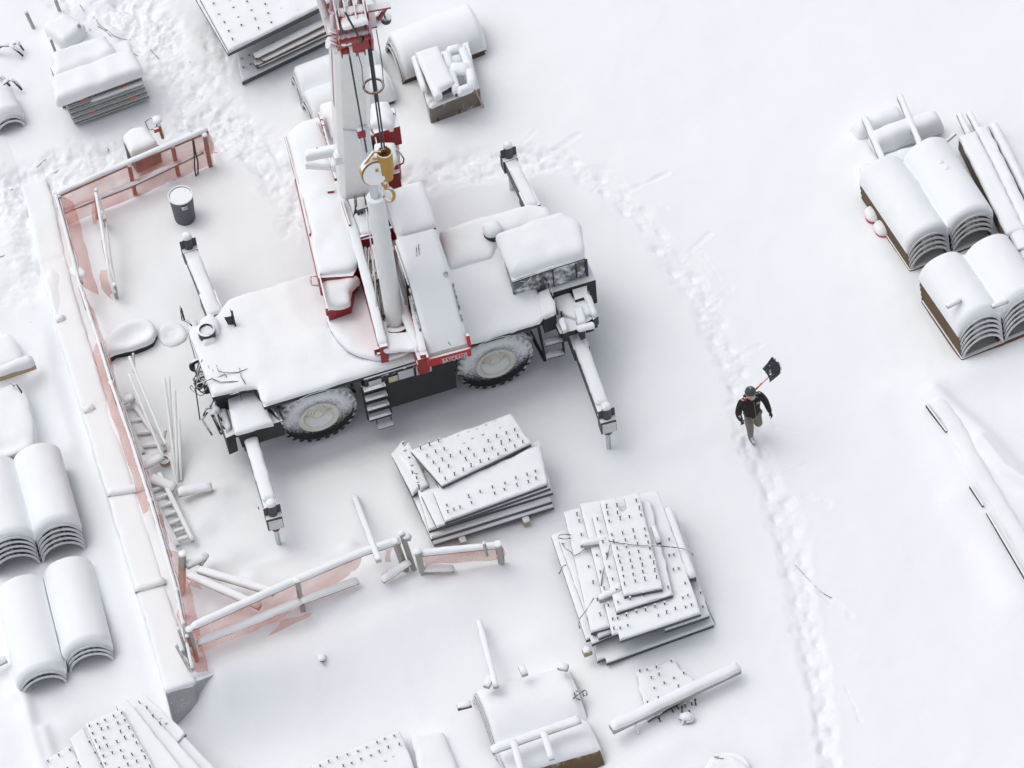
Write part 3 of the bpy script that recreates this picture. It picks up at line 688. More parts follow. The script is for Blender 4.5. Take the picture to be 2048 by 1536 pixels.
    m = MB(); cap(m, pl([(1076,590),(1104,578),(1113,628),(1087,640)], 1.9), h=.14, r=.07, sp=.05); m.build('snow_cover', 'snow', muf, 'all')
    m = MB(); m.tube([W(1082,572,2.0), W(1080,560,2.25), W(1088,554,2.35), W(1094,562,2.2)], .02, 6); m.beam(W(1096,566,2.25), W(1116,630,1.7), .03, .08); m.beam(W(1122,620,1.75), W(1126,660,1.35), .03, .12); m.tube([W(1060,600,1.9),W(1068,592,1.95),W(1074,612,1.7),W(1078,640,1.5)], .035, 7)
    m.build('exhaust_guard', 'black', C)
    st = MB()
    for a, b in (((1074,640),(1090,716)), ((1120,628),(1128,708))): st.beam(W(a[0],a[1],1.5), W(b[0],b[1],.55), .05, .05)
    st.beam(W(1048,640,1.3), W(1090,722,.45), .04, .10); lad = st.build('tail_steps', 'black', C)
    for k, (xa, ya, xb, yb, z) in enumerate(((1086,656,1118,648,1.32), (1089,686,1124,677,.98), (1091,712,1127,703,.62))):
        a = W(xa, ya, z); b = W(xb, yb, z); mb = MB(); mb.beam(a, b, .20, .03); mb.build('step', 'dark', lad)
        mb = MB(); loaf(mb, a+V((.03,.02,.016)), b+V((-.03,.02,.016)), .15, .03); mb.build('snow_cover', 'snow', lad, 'all')
        mb = MB()
        for q in range(5): p = a+(b-a)*(.14+.18*q)+V((0,-.02,.042)); mb.rev(p, (0,0,1), [(0,.02),(.004,.02)], 8)
        mb.build('step_holes', 'hole', lad)
    m = MB(); m.tube([W(1140,655,1.35), W(1180,645,1.35)], .03, 6); m.box(W(1178,652,1.1), .18, .1, .3); m.box(W(1190,648,1.3), .1, .06, .2); m.build('tail_light', 'black', C)
    # ---- superstructure
    ZS = 2.12
    m = MB(); m.rev((-2.45, 1.3, 1.95), (0,0,1), [(0,1.12),(.20,1.12),(.20,0)], 48); m.build('turntable', 'dark', C, 40)
    m = MB(); cap(m, [(-2.30+1.12*math.cos(q)-.15, 1.25+1.30*math.sin(q), 2.12) for q in [2*math.pi*k/22 for k in range(22)]], h=.12, r=.12, sp=.11, rc=.02, wa=.03, bumps=((-3.2,.9,.4,.08),)); m.build('snow_cover', 'snow', C, 'all')
    # long left housing
    LH = [(571,272),(598,256),(646,244),(664,290),(690,410),(716,532),(706,552),(636,556)]
    m = MB(); m.prism(pl(LH, 2.95), .62); lh = m.build('left_housing', 'red', C, bevel=.02)
    m = MB(); cap(m, pl([(574,272),(600,250),(646,238),(666,290),(692,410),(717,532),(704,545),(638,552),(606,410)], 2.95), h=.16, r=.15, sp=.10, rc=.14, wa=.02,
                  bumps=((W(612,290,3).x, W(612,290,3).y, .55, .14), (W(640,500,3).x, W(640,500,3).y, .20, -.07), (W(650,400,3).x, W(650,400,3).y, .5, .04))); m.build('snow_cover', 'snow', lh, 'all')
    def strip(a, b, w, h, nm, mt, par=C): mb = MB(); mb.beam(a, b, w, h); return mb.build(nm, mt, par)
    strip(W(569,272,2.92), W(604,400,2.92), .03, .14, 'edge_trim', 'red', lh); strip(W(603,398,3.06), W(620,470,3.06), .035, .10, 'red_grab_bar', 'redbright', lh)
    strip(W(620,470,2.92), W(655,622,2.92), .03, .16, 'edge_trim', 'red', lh); strip(W(566,285,3.0), W(590,360,3.0), .02, .04, 'edge_trim', 'red', lh)
    MB().tube([W(634,552,2.95), W(622,552,2.95), W(621,560,2.9), W(624,570,2.85), W(638,571,2.85)], .02, 6).build('grab_rail', 'red', lh, 'all')
    m = MB(); m.prism(pl([(642,560),(700,552),(706,575),(700,605),(655,622)], 2.6), .35); tb = m.build('tool_box', 'red', C)
    m = MB(); cap(m, pl([(638,562),(660,548),(704,552),(722,566),(700,590),(702,612),(690,618),(654,620)], 2.62), h=.24, r=.18, sp=.08, wa=.03); m.build('snow_cover', 'snow', tb, 'all')
    m = MB(); m.box(W(656,622,2.5), .10, .05, .26); m.box(W(732,486,2.75), .02, .25, .14); m.box(W(720,520,2.85), .05,.18,.16); m.build('red_bracket', 'redbright', C)
    # side plates of the boom support
    def plate(pts, z0, hh, w, sw, nm='boom_support_plate'):
        m = MB()
        for a, b in zip(pts[:-1], pts[1:]): m.beam(a-V((0,0,hh/2)), b-V((0,0,hh/2)), w, hh)
        o = m.build(nm, 'red', C); m = MB()
        loafp(m, pts, sw, .06, taper=.04)
        m.build('snow_cover', 'snow', o, 'all'); return o
    pL = plate([W(676,362,3.15), W(712,480,3.1), W(738,575,3.0), W(766,688,2.75)], 0, .8, .17, .20)
    pR = plate([W(772,378,3.15), W(800,470,3.1), W(826,600,2.95), W(846,705,2.75)], 0, .8, .14, .16)
    strip(W(826,640,2.75), W(856,722,2.55), .05, .35, 'edge_trim', 'redbright', pR); strip(W(757,470,3.0), W(783,600,2.9), .035, .2, 'inner_plate', 'red', C)
    strip(W(745,492,3.0), W(758,560,2.9), .03, .12, 'inner_plate', 'redbright', C)
    strip(W(684,405,3.2), W(700,455,3.1), .04, .25, 'inner_plate', 'red', C)
    m = MB(); m.box(W(746,478,2.9), .9, .06, .42); m.prism(pl([(712,425),(768,415),(782,468),(722,480)], 3.05), .3); m.build('cross_member', 'red', C)
    m = MB(); cap(m, pl([(706,428),(768,418),(782,464),(722,474)], 3.05), h=.14, r=.12, sp=.08); m.build('snow_cover', 'snow', C, 'all')
    m = MB(); m.box(W(748,520,2.55), .7, .5, .25); m.tube([W(728,520,2.75),W(775,508,2.75)], .09, 10); m.rev(W(742,540,2.6),(0,0,1),[(0,.14),(.12,.14)],14); m.box(W(744,560,2.5),.3,.2,.2); m.build('swing_motor', 'plaster', C, 40)
    rnd = random.Random(8)
    for k in range(9):
        x = 728+rnd.uniform(0,22); pts = [W(x, 492+rnd.uniform(-5,5), 2.95), W(x+rnd.uniform(-6,10), 535, 3.0), W(742+rnd.uniform(-8,9), 560+rnd.uniform(-6,8), 2.9), W(744+rnd.uniform(-6,9), 590, 2.75)]
        MB().tube(pts, .013, 5).build('hose', 'white', C, 'all')
    for dx in (0, 8):
        MB().tube([W(746+dx, 572, 2.9), W(749+dx, 600, 2.85), W(756+dx, 632, 2.75), W(760+dx, 634, 2.75), W(761+dx, 626, 2.78), W(755+dx, 585, 2.9)], .022, 6).build('hose', 'hose', C, 'all')
    m = MB(); m.rev(W(792,652,2.35), (0,0,1), [(0,.34),(.22,.34),(.22,.26),(.05,.26),(.05,0)], 26); m.box(W(760,700,2.4), .25,.06,.18); m.build('cylinder_cradle', 'red', C, 40)
    m = MB(); cap(m, pl([(752,640),(772,646),(778,668),(812,668),(826,640),(842,690),(835,702),(770,706),(757,690)], 2.55), h=.10, r=.08, sp=.06, wa=.02); cap(m, pl([(776,655),(806,650),(808,670),(780,674)], 2.46), h=.06, r=.05, sp=.06); m.build('snow_cover', 'snow', C, 'all')
    m = MB(); m.box(W(808,698,2.45), .3, .05, .10); m.box(W(778,703,2.42), .12, .05, .08); m.box(W(764,706,2.4), .22, .05, .05); m.build('red_edge', 'redbright', C)
    # rear: hoist drums, counterweight
    m = MB(); m.prism(pl([(648,232),(700,215),(790,215),(800,330),(700,350),(668,300)], 2.35), .5); m.box(W(770,262,2.9), .6, .5, .6); m.prism(pl([(768,318),(796,312),(800,345),(775,352)], 2.7), .5); ctr = m.build('counterweight', 'red', C, bevel=.02)
    m = MB(); cap(m, pl([(742,216),(778,212),(790,238),(788,262),(742,262)], 3.15), h=.28, r=.2, sp=.08, wa=.03); cap(m, pl([(640,222),(670,214),(700,216),(700,262),(664,290),(646,250)], 3.0), h=.30, r=.22, sp=.08, wa=.03)
    cap(m, pl([(668,306),(700,290),(706,345),(680,350)], 2.8), h=.15, r=.12, sp=.08); cap(m, pl([(748,294),(790,290),(796,322),(784,345),(752,350)], 2.9), h=.18, r=.14, sp=.07); m.build('snow_cover', 'snow', ctr, 'all')
    m = MB(); m.rev(W(690,292,2.75), (1,-.06,0), [(0,.22),(.75,.22)], 20); m.build('hoist_drum', 'rope', C, 40)
    m = MB(); a = W(640,232,3.35); b = W(665,320,3.1)
    for t in np.linspace(0,1,9): p = a+(b-a)*t; m.box(p+V((0,0,.06*math.sin(t*9))), .05, .1, .16)
    m.beam(a, b, .035, .22); m.beam(W(634,246,3.2), W(648,292,3.1), .03, .12); m.build('drum_guard', 'red', C)
    m = MB(); m.beam(W(658,318,3.15), W(672,362,3.1), .05, .2); m.beam(W(655,384,3.15), W(668,382,3.15), .08, .12); m.build('drum_guard', 'red', C)
    for pts, mt in (([(780,232,3.3),(773,262,3.0),(783,270,2.9)],'red'), ([(782,292,3.0),(798,302,2.9),(808,318,2.8),(806,326,2.7),(796,332,2.6)],'red'), ([(790,322,2.7),(799,345,2.5),(798,360,2.4),(787,364,2.3)],'red'), ([(744,268,3.1),(750,270,3.1),(756,300,2.9),(757,308,2.8)],'white')):
        MB().tube([W(a, b, z) for a, b, z in pts], .018, 6).build('grab_rail', mt, C, 'all')
    m = MB(); m.box(W(792,335,2.7), .10, .12, .3); m.box(W(786,228,3.2), .06,.05,.12); m.box(W(778,272,2.95),.45,.05,.2); m.build('red_bracket', 'redbright', C)
    # ---- engine cover behind the cab and the cab
    m = MB(); m.prism(pl([(757,400),(846,378),(872,455),(795,478)], 3.05), .8); ec = m.build('rear_cover', 'red', C, bevel=.03)
    m = MB(); cap(m, pl([(770,392),(846,368),(858,400),(874,455),(796,480),(782,430)], 3.05), h=.20, r=.16, sp=.09, rc=.12, wa=.02); m.build('snow_cover', 'snow', ec, 'all')
    # cab: side profile swept across its width
    fl = W(858,722,2.35); fr_ = W(940,700,2.35); bl = W(794,480,3.72); br = W(869,456,3.72)
    wdir = (fr_-fl); wdir.z = 0; cw = wdir.length; wdir.normalize()
    back = V((-wdir.y, wdir.x, 0)); L = (bl-fl).dot(back)
    prof = [(0, 2.21), (0, 2.40), (.14, 2.62), (1.05, 3.52), (1.30, 3.68), (1.50, 3.74), (L, 3.74), (L, 2.15)]
    def cp(s, z, t): return V((fl.x, fl.y, 0)) + back*s + wdir*t + V((0,0,z))
    m = MB(); n = len(prof); vs = [cp(s, z, 0) for s, z in prof]+[cp(s, z, cw) for s, z in prof]
    m.add(vs, [tuple(range(n)), tuple(range(2*n-1, n-1, -1))]+[(i, (i+1) % n, (i+1) % n+n, i+n) for i in range(n)])
    cab = m.build('cab', 'white', C, bevel=.03)
    m = MB(); g0 = .012     # windscreen snow is thin, roof snow deep
    sp_ = [(.05,2.52,.02),(.15,2.66,.03),(.4,2.90,.045),(.7,3.2,.05),(1.0,3.49,.06),(1.25,3.66,.08),(1.5,3.745,.11),(1.9,3.75,.12),(L-.15,3.75,.12),(L-.03,3.75,.06)]
    rows = 14; vs = []; fs = []
    for i, (s, z, th) in enumerate(sp_):
        for k in range(rows+1):
            t = k/rows; e = min(t, 1-t)*cw; pr = math.sqrt(max(0, 1-(1-min(1, e/.08))**2))
            dy, dz = (0, 1) if s > 1.4 else (-.65, .75)
            p = cp(s+dy*th*pr, z+dz*th*pr+.006, .01+t*(cw-.02)); vs.append(p + V((0,0,wob(p, 3, .01)*pr)))
    for i in range(len(sp_)-1):
        for k in range(rows): fs.append((i*(rows+1)+k, i*(rows+1)+k+1, (i+1)*(rows+1)+k+1, (i+1)*(rows+1)+k))
    m.add(vs, fs); m.build('snow_cover', 'snow', cab, 'all')
    m = MB(); m.add([cp(.32,2.62,-.012),cp(1.1,3.42,-.012),cp(L-.5,3.55,-.012),cp(L-.5,2.75,-.012),cp(.5,2.6,-.012)], [(0,1,2,3,4)]); m.build('side_window', 'glass', cab)
    m = MB(); m.beam(cp(1.35,2.4,-.03), cp(1.35,3.6,-.03), .02, .05); m.beam(cp(.1,2.5,-.03), cp(L-.1,2.5,-.03), .03, .05); m.beam(cp(.2,2.66,-.03), cp(1.12,3.5,-.03), .03, .04); m.beam(cp(1.15,3.56,-.03), cp(L-.1,3.66,-.03), .03, .04); m.build('window_frame', 'black', cab)
    m = MB(); m.box(cp(.0,2.33,cw/2)-back*.02, cw+.02, .05, .25, math.atan2(wdir.y, wdir.x)); m.box(cp(.0,2.25,-.14)-back*.01, .26, .10, .34, math.atan2(wdir.y, wdir.x)); m.beam(cp(.0,2.5,cw), cp(.10,2.75,cw), .07, .10); fp = m.build('front_panel', 'redbright', cab)
    m = MB(); m.box(cp(.0,2.36,cw*.60)-back*.05, cw*.62, .004, .012, math.atan2(wdir.y, wdir.x)); m.build('white_stripe', 'text', cab)
    m = MB(); m.tube([cp(.42,2.96,.28), cp(.06,2.60,.52)], .010, 5); m.tube([cp(1.9,3.9,.42), cp(1.62,3.88,.36)], .008, 4); m.tube([cp(1.85,3.9,.36), cp(1.6,3.88,.30)], .008, 4); m.build('wiper', 'black', cab)
    m = MB(); q = cp(1.15,3.62,cw-.12); m.rev(q, (0,-.5,.6), [(0,.055),(.09,.06),(.09,.045),(.03,.04),(.03,0)], 12); m.build('work_lamp', 'dark', cab, 40)
    m = MB(); m.beam(cp(.35,2.92,cw-.02), cp(.95,3.5,cw-.02), .03, .035); m.build('windscreen_edge', 'black', cab)
    m = MB(); loaf(m, cp(.1,2.62,-.15), cp(1.3,2.75,-.2), .22, .1); loaf(m, cp(1.3,2.75,-.2), cp(L,3.05,-.22), .2, .1); m.build('snow_cover', 'snow', cab, 'all')
    m = MB(); m.box(cp(.35,2.36,-.15), .2, .9, .5, math.atan2(wdir.y, wdir.x)); m.build('platform_side', 'red', cab)
    cu = bpy.data.curves.new('t', 'FONT'); cu.body = 'BAYCRANE'; cu.size = .18; cu.extrude = .004; cu.space_character = 1.05
    to = bpy.data.objects.new('t', cu); S.collection.objects.link(to); bpy.context.view_layer.update()
    me = bpy.data.meshes.new_from_object(to); bpy.data.objects.remove(to)
    mtx = Matrix((wdir, V((0,0,1)), -back)).transposed().to_4x4(); w0 = max(v.co.x for v in me.vertices)
    mtx = Matrix.Translation(cp(0,2.218,cw*.30)-back*.052-c0) @ mtx @ Matrix.Scale(cw*.62/w0, 4, (1,0,0)); me.transform(mtx); me.materials.clear(); me.materials.append(M['text'])
    to = bpy.data.objects.new('lettering', me); S.collection.objects.link(to); to.parent = cab
    # ---- boom
    F = W(717,386,3.35)+V((0,.35,.0)); H = W(706,62,13.0)+V((0,.30,0))
    u = (H-F).normalized(); side = V((.985,-.13,0)); side = (side-u*side.dot(u)).normalized(); nrm = side.cross(u)   # nrm ~ -Y face side
    if nrm.y > 0: nrm = -nrm
    def bp_(t, a, b): return F + u*t + side*a + nrm*b
    Lb = (H-F).length; hw = .35; hd_ = .38
    sec = [(-hw+.0,-hd_),(hw,-hd_),(hw,hd_-.14),(hw-.10,hd_),(-hw+.10,hd_),(-hw,hd_-.14)]
    m = MB(); vs = [bp_(0, a, b) for a, b in sec]+[bp_(Lb-.3, a, b) for a, b in sec]; n = 6
    m.add(vs, [tuple(range(n)), tuple(range(2*n-1, n-1, -1))]+[(i, (i+1) % n, (i+1) % n+n, i+n) for i in range(n)])
    boom = m.build('boom', 'boom', C, bevel=.02)
    m = MB(); m.beam(bp_(5.1,-.27,hd_+.01), bp_(4.7,.2,hd_+.01), .03, .06, up=nrm); m.box(bp_(4.75,.16,hd_+.10), .22, .2, .35); m.box(bp_(5.6,.0,hd_), .1,.02,.6); m.beam(bp_(Lb-2.2,hw-.12,hd_+.004), bp_(3.2,hw-.12,hd_+.004), .02, .01, up=nrm); m.build('boom_bracket', 'boom', boom)
    # faded vertical lettering on the boom's left flank
    m = MB(); rnd = random.Random(5)
    for k in range(26):
        t = Lb-1.2-k*.145; w_ = .22-.005*k
        m.box(bp_(t, -hw-.004, hd_-.30-.004*k), .006, .05, w_*.35); m.box(bp_(t-.06, -hw-.004, hd_-.36), .006, .04, .16)
    m.build('faded_lettering', 'textred', boom)
    # boom nose
    m = MB()
    for a in (-.30,-.12,.06,.24): m.beam(bp_(Lb-.5,a,.0), bp_(Lb+1.7,a,.35), .03, .75, up=nrm)
    for (t, a0, a1, b, r) in ((Lb-.05,-.26,-.10,.50,.20),(Lb-.05,.02,.20,.50,.22),(Lb+.95,-.3,.3,.65,.16),(Lb+.35,-.1,.2,.42,.16),(Lb+1.5,-.25,.3,.4,.2)): m.rev(bp_(t,a0,b), side, [(0,r),(.02,r),(.03,r*.7),((a1-a0)-.03,r*.7),((a1-a0)-.02,r),((a1-a0),r)], 18)
    m.beam(bp_(Lb+.55,-.46,.2), bp_(Lb+.55,.48,.2), .10, .45, up=nrm); m.beam(bp_(Lb+.0,-.38,.2), bp_(Lb+.0,.36,.2), .12, .4, up=nrm); m.beam(bp_(Lb+1.3,-.36,.3), bp_(Lb+1.3,.75,.3), .10, .12, up=nrm); m.beam(bp_(Lb+1.3,.70,.3), bp_(Lb+.75,.52,.35), .05, .06, up=nrm); m.beam(bp_(Lb+.1,-.30,.58), bp_(Lb+1.0,.10,.60), .04, .05, up=nrm); m.beam(bp_(Lb+.9,.32,.6), bp_(Lb-.1,.34,.5), .05, .3, up=nrm)
    m.box(bp_(Lb+.55,.1,.72), .32, .05, .25)
    for k in range(4): m.beam(bp_(Lb+.1+.22*k,-.42,.42), bp_(Lb+.1+.22*k,-.16,.55), .03, .04, up=nrm)
    nose = m.build('boom_nose', 'red', boom, 40)
    m = MB(); 
    for (t, a, b, x_, y_) in ((Lb+.75,-.05,.45,.55,.50),(Lb+1.55,.0,.5,.5,.5),(Lb+.35,-.1,.48,.35,.30)):
        p = bp_(t, a, b); cap(m, [p+V((-x_/2,-y_/2,0)), p+V((x_/2,-y_/2,0)), p+V((x_/2,y_/2,0)), p+V((-x_/2,y_/2,0))], h=.07, r=.06, sp=.06)
    loaf(m, bp_(Lb+.1,-.36,.35), bp_(Lb+1.6,-.36,.4), .10, .06)
    m.build('snow_cover', 'snow', nose, 'all')
    m = MB(); q = bp_(Lb+.62,.66,.35); m.rev(q, (0,-.3,.95), [(0,.10),(.14,.10),(.16,.07)], 12); m.tube([q, bp_(Lb+1.2,.6,.35)], .02, 5); m.build('nose_lamp', 'dark', boom, 40)
    # stowed jib and its brackets on the left flank
    m = MB(); m.tube([bp_(Lb-.35,-.36,.05), bp_(Lb+2.6,-.62,-.1)], .085, 10); m.tube([bp_(Lb-.2,-.45,.3), bp_(Lb-.35,-.2,.35)], .12, 10); m.box(bp_(Lb-.45,-.2,.33), .35,.15,.2); m.tube([bp_(Lb-.3,-.30,.1), bp_(Lb-.2,.0,.42)], .07, 8); m.build('jib_section', 'boom', boom, 40)
    for (t, a0, a1, b) in ((2.75,-1.02,-.30,.1), ):
        m = MB(); m.beam(bp_(t,a0,b), bp_(t+.03,a1,b), .16, .16); m.box(bp_(t,-.28,.2), .34,.3,.24); o = m.build('jib_bracket', 'boom', boom, bevel=.01)
        m = MB(); loaf(m, bp_(t,a0,b)+V((0,0,.08)), bp_(t+.03,a1,b)+V((0,0,.08)), .17, .09); blob(m, bp_(t,-.25,.2)+V((0,0,.12)), .18,.16,.10, wa=.01); m.build('snow_cover', 'snow', o, 'all')
    a = W(612,329,3.9); b = W(662,332,3.9); c_ = W(712,318,3.95)
    m = MB(); m.beam(a, b, .14, .16); m.beam(b, c_, .22, .2); m.box(W(700,322,3.9), .4, .3, .3); o = m.build('jib_bracket', 'boom', boom, bevel=.01)
    m = MB(); loaf(m, a+V((.02,0,.08)), b+V((0,0,.08)), .18, .09); loaf(m, b+V((0,0,.10)), c_+V((0,0,.10)), .26, .10); m.build('snow_cover', 'snow', o, 'all')
    # lift cylinder
    cb = W(790,640,2.55); ct = W(752,402,6.0); ax_ = (ct-cb).normalized(); att = bp_(5.15, .18, hd_+.1)
    m = MB(); m.tube([cb, cb+(ct-cb)*.5, ct], .205, 22, r1=.185); m.rev(ct, ax_, [(-.05,.20),(.12,.20),(.12,.11)], 20); m.tube([cb+V((-.22,0,0)), cb+V((.22,0,0))], .1, 10); m.build('lift_cylinder', 'boom', C, 40)
    m = MB(); m.tube([ct, att], .10, 16); m.build('cylinder_rod', 'chrome', C, 40)
    m = MB(); m.tube([ct+V((-.24,-.05,-.1)), cb+(ct-cb)*.6+V((-.26,-.05,0)), cb+(ct-cb)*.35+V((-.30,-.05,0)), cb+(ct-cb)*.15+V((-.36,-.05,.1))], .014, 5); m.build('cylinder_hose', 'white', C, 'all')
    for pts in ([bp_(.02,.0,.1), W(712,418,3.3), W(709,432,3.1)], [bp_(.02,.2,.1), W(733,408,3.4), W(741,420,3.2)]): MB().tube(pts, .03, 7).build('hose', 'hose', C, 'all')
    m = MB(); 
    for w_, h_ in ((.36,.30),(.2,.17)):
        q = W(732,422,3.2); m.box(q+V((-w_/2,0,0)), .04,.1,h_); m.box(q+V((w_/2,0,0)), .04,.1,h_); m.box(q+V((0,0,h_/2)), w_,.1,.04)
    m.build('hose_guide', 'dark', C)
    # ---- ropes
    sh = bp_(Lb-.05,.28,.72); kx, ky = sh.x, sh.y
    m = MB(); m.tube([(kx-.02,ky,13.2), (kx-.02,ky,9.75)], .018, 6); m.tube([(kx+.03,ky,13.2), (kx+.03,ky,9.75)], .018, 6); m.tube([(kx,ky,13.3), (kx+.02,ky,11.3)], .028, 6)
    m.tube([(kx,ky,13.4), bp_(Lb+1.2,.1,.9), bp_(Lb+2.2,-.15,.6)], .022, 6); m.build('hoist_rope', 'rope', C, 'all')
    p0 = bp_(Lb-.25,-.10,hd_+.25); 
    m = MB(); m.tube([p0, bp_(Lb-3.4,.04,hd_+.35), bp_(4.3,.17,hd_+.5), bp_(2.6,.24,hd_+.62)], .018, 6); m.build('hoist_rope', 'rope', C, 'all')
    m = MB(); q = bp_(5.9,.06,hd_+.40); m.box(q, .16,.1,.22); m.build('rope_weight', 'red', C)
    m = MB(); m.tube([bp_(2.9,-.75,.0), W(668,310,3.2), W(690,300,3.0)], .016, 5); m.tube([W(683,180,6.0), W(677,262,4.0), W(661,318,3.0)], .016, 5); m.build('hoist_rope', 'rope', C, 'all')
    return C, V((kx, ky, 0))
CRANE, HOOKXY = crane()

def hook():
    global HOOK
    k = HOOKXY; base = V((k.x, k.y, 8.3)); H = thing('hook_block', 'yellow hook block hanging on ropes in front of the white boom', 'crane hook', base)
    top = 9.80
    m = MB(); m.rev((k.x+.02,k.y,top-.75), (0,0,1), [(0,.12),(.02,.19),(.75,.20),(.75,.17),(.40,.16),(.40,0)], 22, cap=False); m.tube([(k.x+.02,k.y,top-1.0),(k.x+.02,k.y,top-.70)], .14, 12); m.build('ballast_tube', 'yellow', H, 40)
    m = MB(); c = V((k.x-.30,k.y+.02,top-.62)); pts = []
    for i in range(26):
        q = 2*math.pi*i/26; pts.append((math.cos(q)*.36, math.sin(q)*.46))
    vs = [c+V((a, -.08, b)) for a, b in pts]+[c+V((a, .10, b)) for a, b in pts]; n = 26
    m.add(vs, [tuple(range(n)), tuple(range(2*n-1, n-1, -1))]+[(i, (i+1) % n, (i+1) % n+n, i+n) for i in range(n)]); m.box(c+V((.05,-.1,.15)), .08,.06,.12)
    cheek = m.build('cheek_plate', 'yellow', H, 40)
    m = MB(); m.add([c+V((a*.9, -.10+.012*math.sin(5*a), b*.9)) for a, b in pts], [tuple(range(n))]); m.add([c+V((a*.9, -.115, b*.9)) for a, b in pts[::1]], [tuple(range(n))]); m.build('snow_cover', 'snow', cheek)
    m = MB(); m.beam(c+V((-.22,0,.38)), c+V((.05,0,.72)), .06,.06); m.beam(c+V((.05,0,.72)), c+V((.28,0,.62)), .05,.05); m.beam(c+V((-.1,0,.36)), c+V((.25,0,.2)), .05,.05); m.beam(c+V((0,0,.5)), c+V((.25,0,.36)), .04,.04); m.build('block_frame', 'yellow', H); m = MB(); m.beam(c+V((.26,0,-.3)), c+V((.18,0,-.62)), .10,.08); m.build('hook_shank', 'yellow', H)
    m = MB(); pts = []; h0 = V((k.x-.08,k.y-.05,top-1.25))
    for i in range(17):
        q = math.radians(115-300*i/16); r_ = .17; pts.append(h0+V((.05,0,-.32))+V((math.cos(q)*r_*.75, -math.cos(q)*.06, math.sin(q)*r_*1.55)))
    m.tube([h0+V((.02,0,.25)), h0+V((0,0,.0))]+pts, .055, 10, r1=.03); m.build('hook', 'yellow', H, 'all')
    m = MB(); loaf(m, pts[9]+V((-.02,0,.03)), pts[14]+V((0,0,.03)), .10, .05); blob(m, V((k.x+.02,k.y,top-.40)), .14,.14,.05, wa=.01); m.build('snow_cover', 'snow', H, 'all')
    m = MB(); m.box((k.x,k.y,top+.10), .12,.08,.10); m.beam((k.x-.1,k.y,top+.22),(k.x+.02,k.y,top+.1),.03,.03); m.beam((k.x+.1,k.y,top+.2),(k.x,k.y,top+.08),.03,.03); m.build('rope_socket', 'rust', H)
    H.scale = (.78,)*3; H.location.z = 9.85-(9.85-8.3)*.78
    zr = 11.75; R_ = thing('rope_ring', 'brown ring weight hung round the hoist rope beside the boom', 'ring weight', (k.x-.02,k.y,zr))
    m = MB(); m.tube([(k.x-.02+.19*math.cos(q), k.y+.19*math.sin(q), zr) for q in [2*math.pi*i/26 for i in range(26)]], .024, 8, close=True); m.build('ring', 'brown', R_, 'all')
    for s in (-1, 1):
        m = MB(); m.tube([(k.x-.02+.20*s, k.y, zr), (k.x-.02+.20*s+.03, k.y+.02, zr+.6), (k.x-.02+.23*s-.02, k.y+.05, zr+1.45)], .009, 5); m.build('hanger_rope', 'rope', R_, 'all')
hook()

# ------------------------------------------------------------------ form panels with studs
def quad_uv(q, u, v): return q[0]*(1-u)*(1-v)+q[1]*u*(1-v)+q[2]*u*v+q[3]*(1-u)*v
STUD = {}
def stud_mesh(h):
    k = round(h, 2)
    if k not in STUD:
        b = MB(); b.rev((0,0,-.05), (0,0,1), [(0,.012),(k+.03,.012),(k+.03,.024),(k+.055,.024)], 6)
        o = b.build('stud_shape', 'stud'); STUD[k] = o.data; bpy.data.objects.remove(o)
    return STUD[k]
def panel(label, pix, z, rows=(4, 8), group=None, th=.09, snow=.07, us=None, vs=None, h=.11, skip=0.07, seed=0, tilt=(0,0,0,0), margin=.07, nosnow=(), bumps=(), notch=None, zg=0.0, only=None, edge=.01):
    """pix: far-left, far-right, near-right, near-left corner in the photo, z its height"""
    q = [W(a, b, z+zg+t) for (a, b), t in zip(pix, tilt)]
    c = sum(q, V((0,0,0)))/4; base = V((c.x, c.y, min(p.z for p in q)-th))
    T = thing('form_panel', label, 'form panel', base, group)
    out = list(q)
    if notch: out = notch(q)
    m = MB(); m.prism(out, th); m.build('steel_frame', 'panel', T)
    m = MB(); big = [c+(p-c)*1.0 for p in out]; w_ = min((q[1]-q[0]).length, (q[3]-q[0]).length)
    cap(m, big, h=snow, r=min(.045, w_*.4), sp=.07, rc=.02, hs=.62, drop=-.004, wa=.010, edge=edge, bumps=bumps); m.build('snow_cover', 'snow', T, 'all')
    rnd = random.Random(seed+17)
    nr, ncl = rows; U = us if us is not None else [margin+(1-2*margin)*i/max(1,nr-1) for i in range(nr)]; Vv = vs if vs is not None else [margin+(1-2*margin)*j/max(1,ncl-1) for j in range(ncl)]
    n = 0
    for i, u in enumerate(U):
        for j, v in enumerate(Vv):
            if rnd.random() < skip or n >= 100: continue
            if only and not only(u, v): continue
            p = quad_uv(q, u, v)+V((rnd.uniform(-.018,.018), rnd.uniform(-.018,.018), 0)); hh = snow+rnd.uniform(-.02, .035) + (h-.035 if not (nosnow and nosnow(u, v)) else -.02)
            if hh < snow+.0: 
                if rnd.random() < .6: continue
                hh = snow+.008
            o = bpy.data.objects.new('stud', stud_mesh(round(hh+.005, 2))); S.collection.objects.link(o); o.parent = T
            o.location = p - OFF[T.name]; o.rotation_euler = (rnd.uniform(-.08,.08), rnd.uniform(-.08,.08), 0); n += 1
    return T
def timber(label, a, b, w=.12, h=.12, snow=.09, mt='woodgrey', group=None, name='timber_beam', cat='timber', sw=None, a3=None, b3=None):
    A = V(a); B = V(b); T = thing(name, label, cat, (A+B)/2-V((0,0,h)), group)
    m = MB(); m.beam(A-V((0,0,h/2)), B-V((0,0,h/2)), w, h); m.build('beam', mt, T, bevel=.006)
    if snow: m = MB(); loafp(m, [A, B], sw or w*1.1, snow*.85, taper=.04); m.build('snow_cover', 'snow', T, 'all')
    return T
GA = 'form panels stacked in front of the crane'; GB = 'form panels stacked at the lower right of the crane'
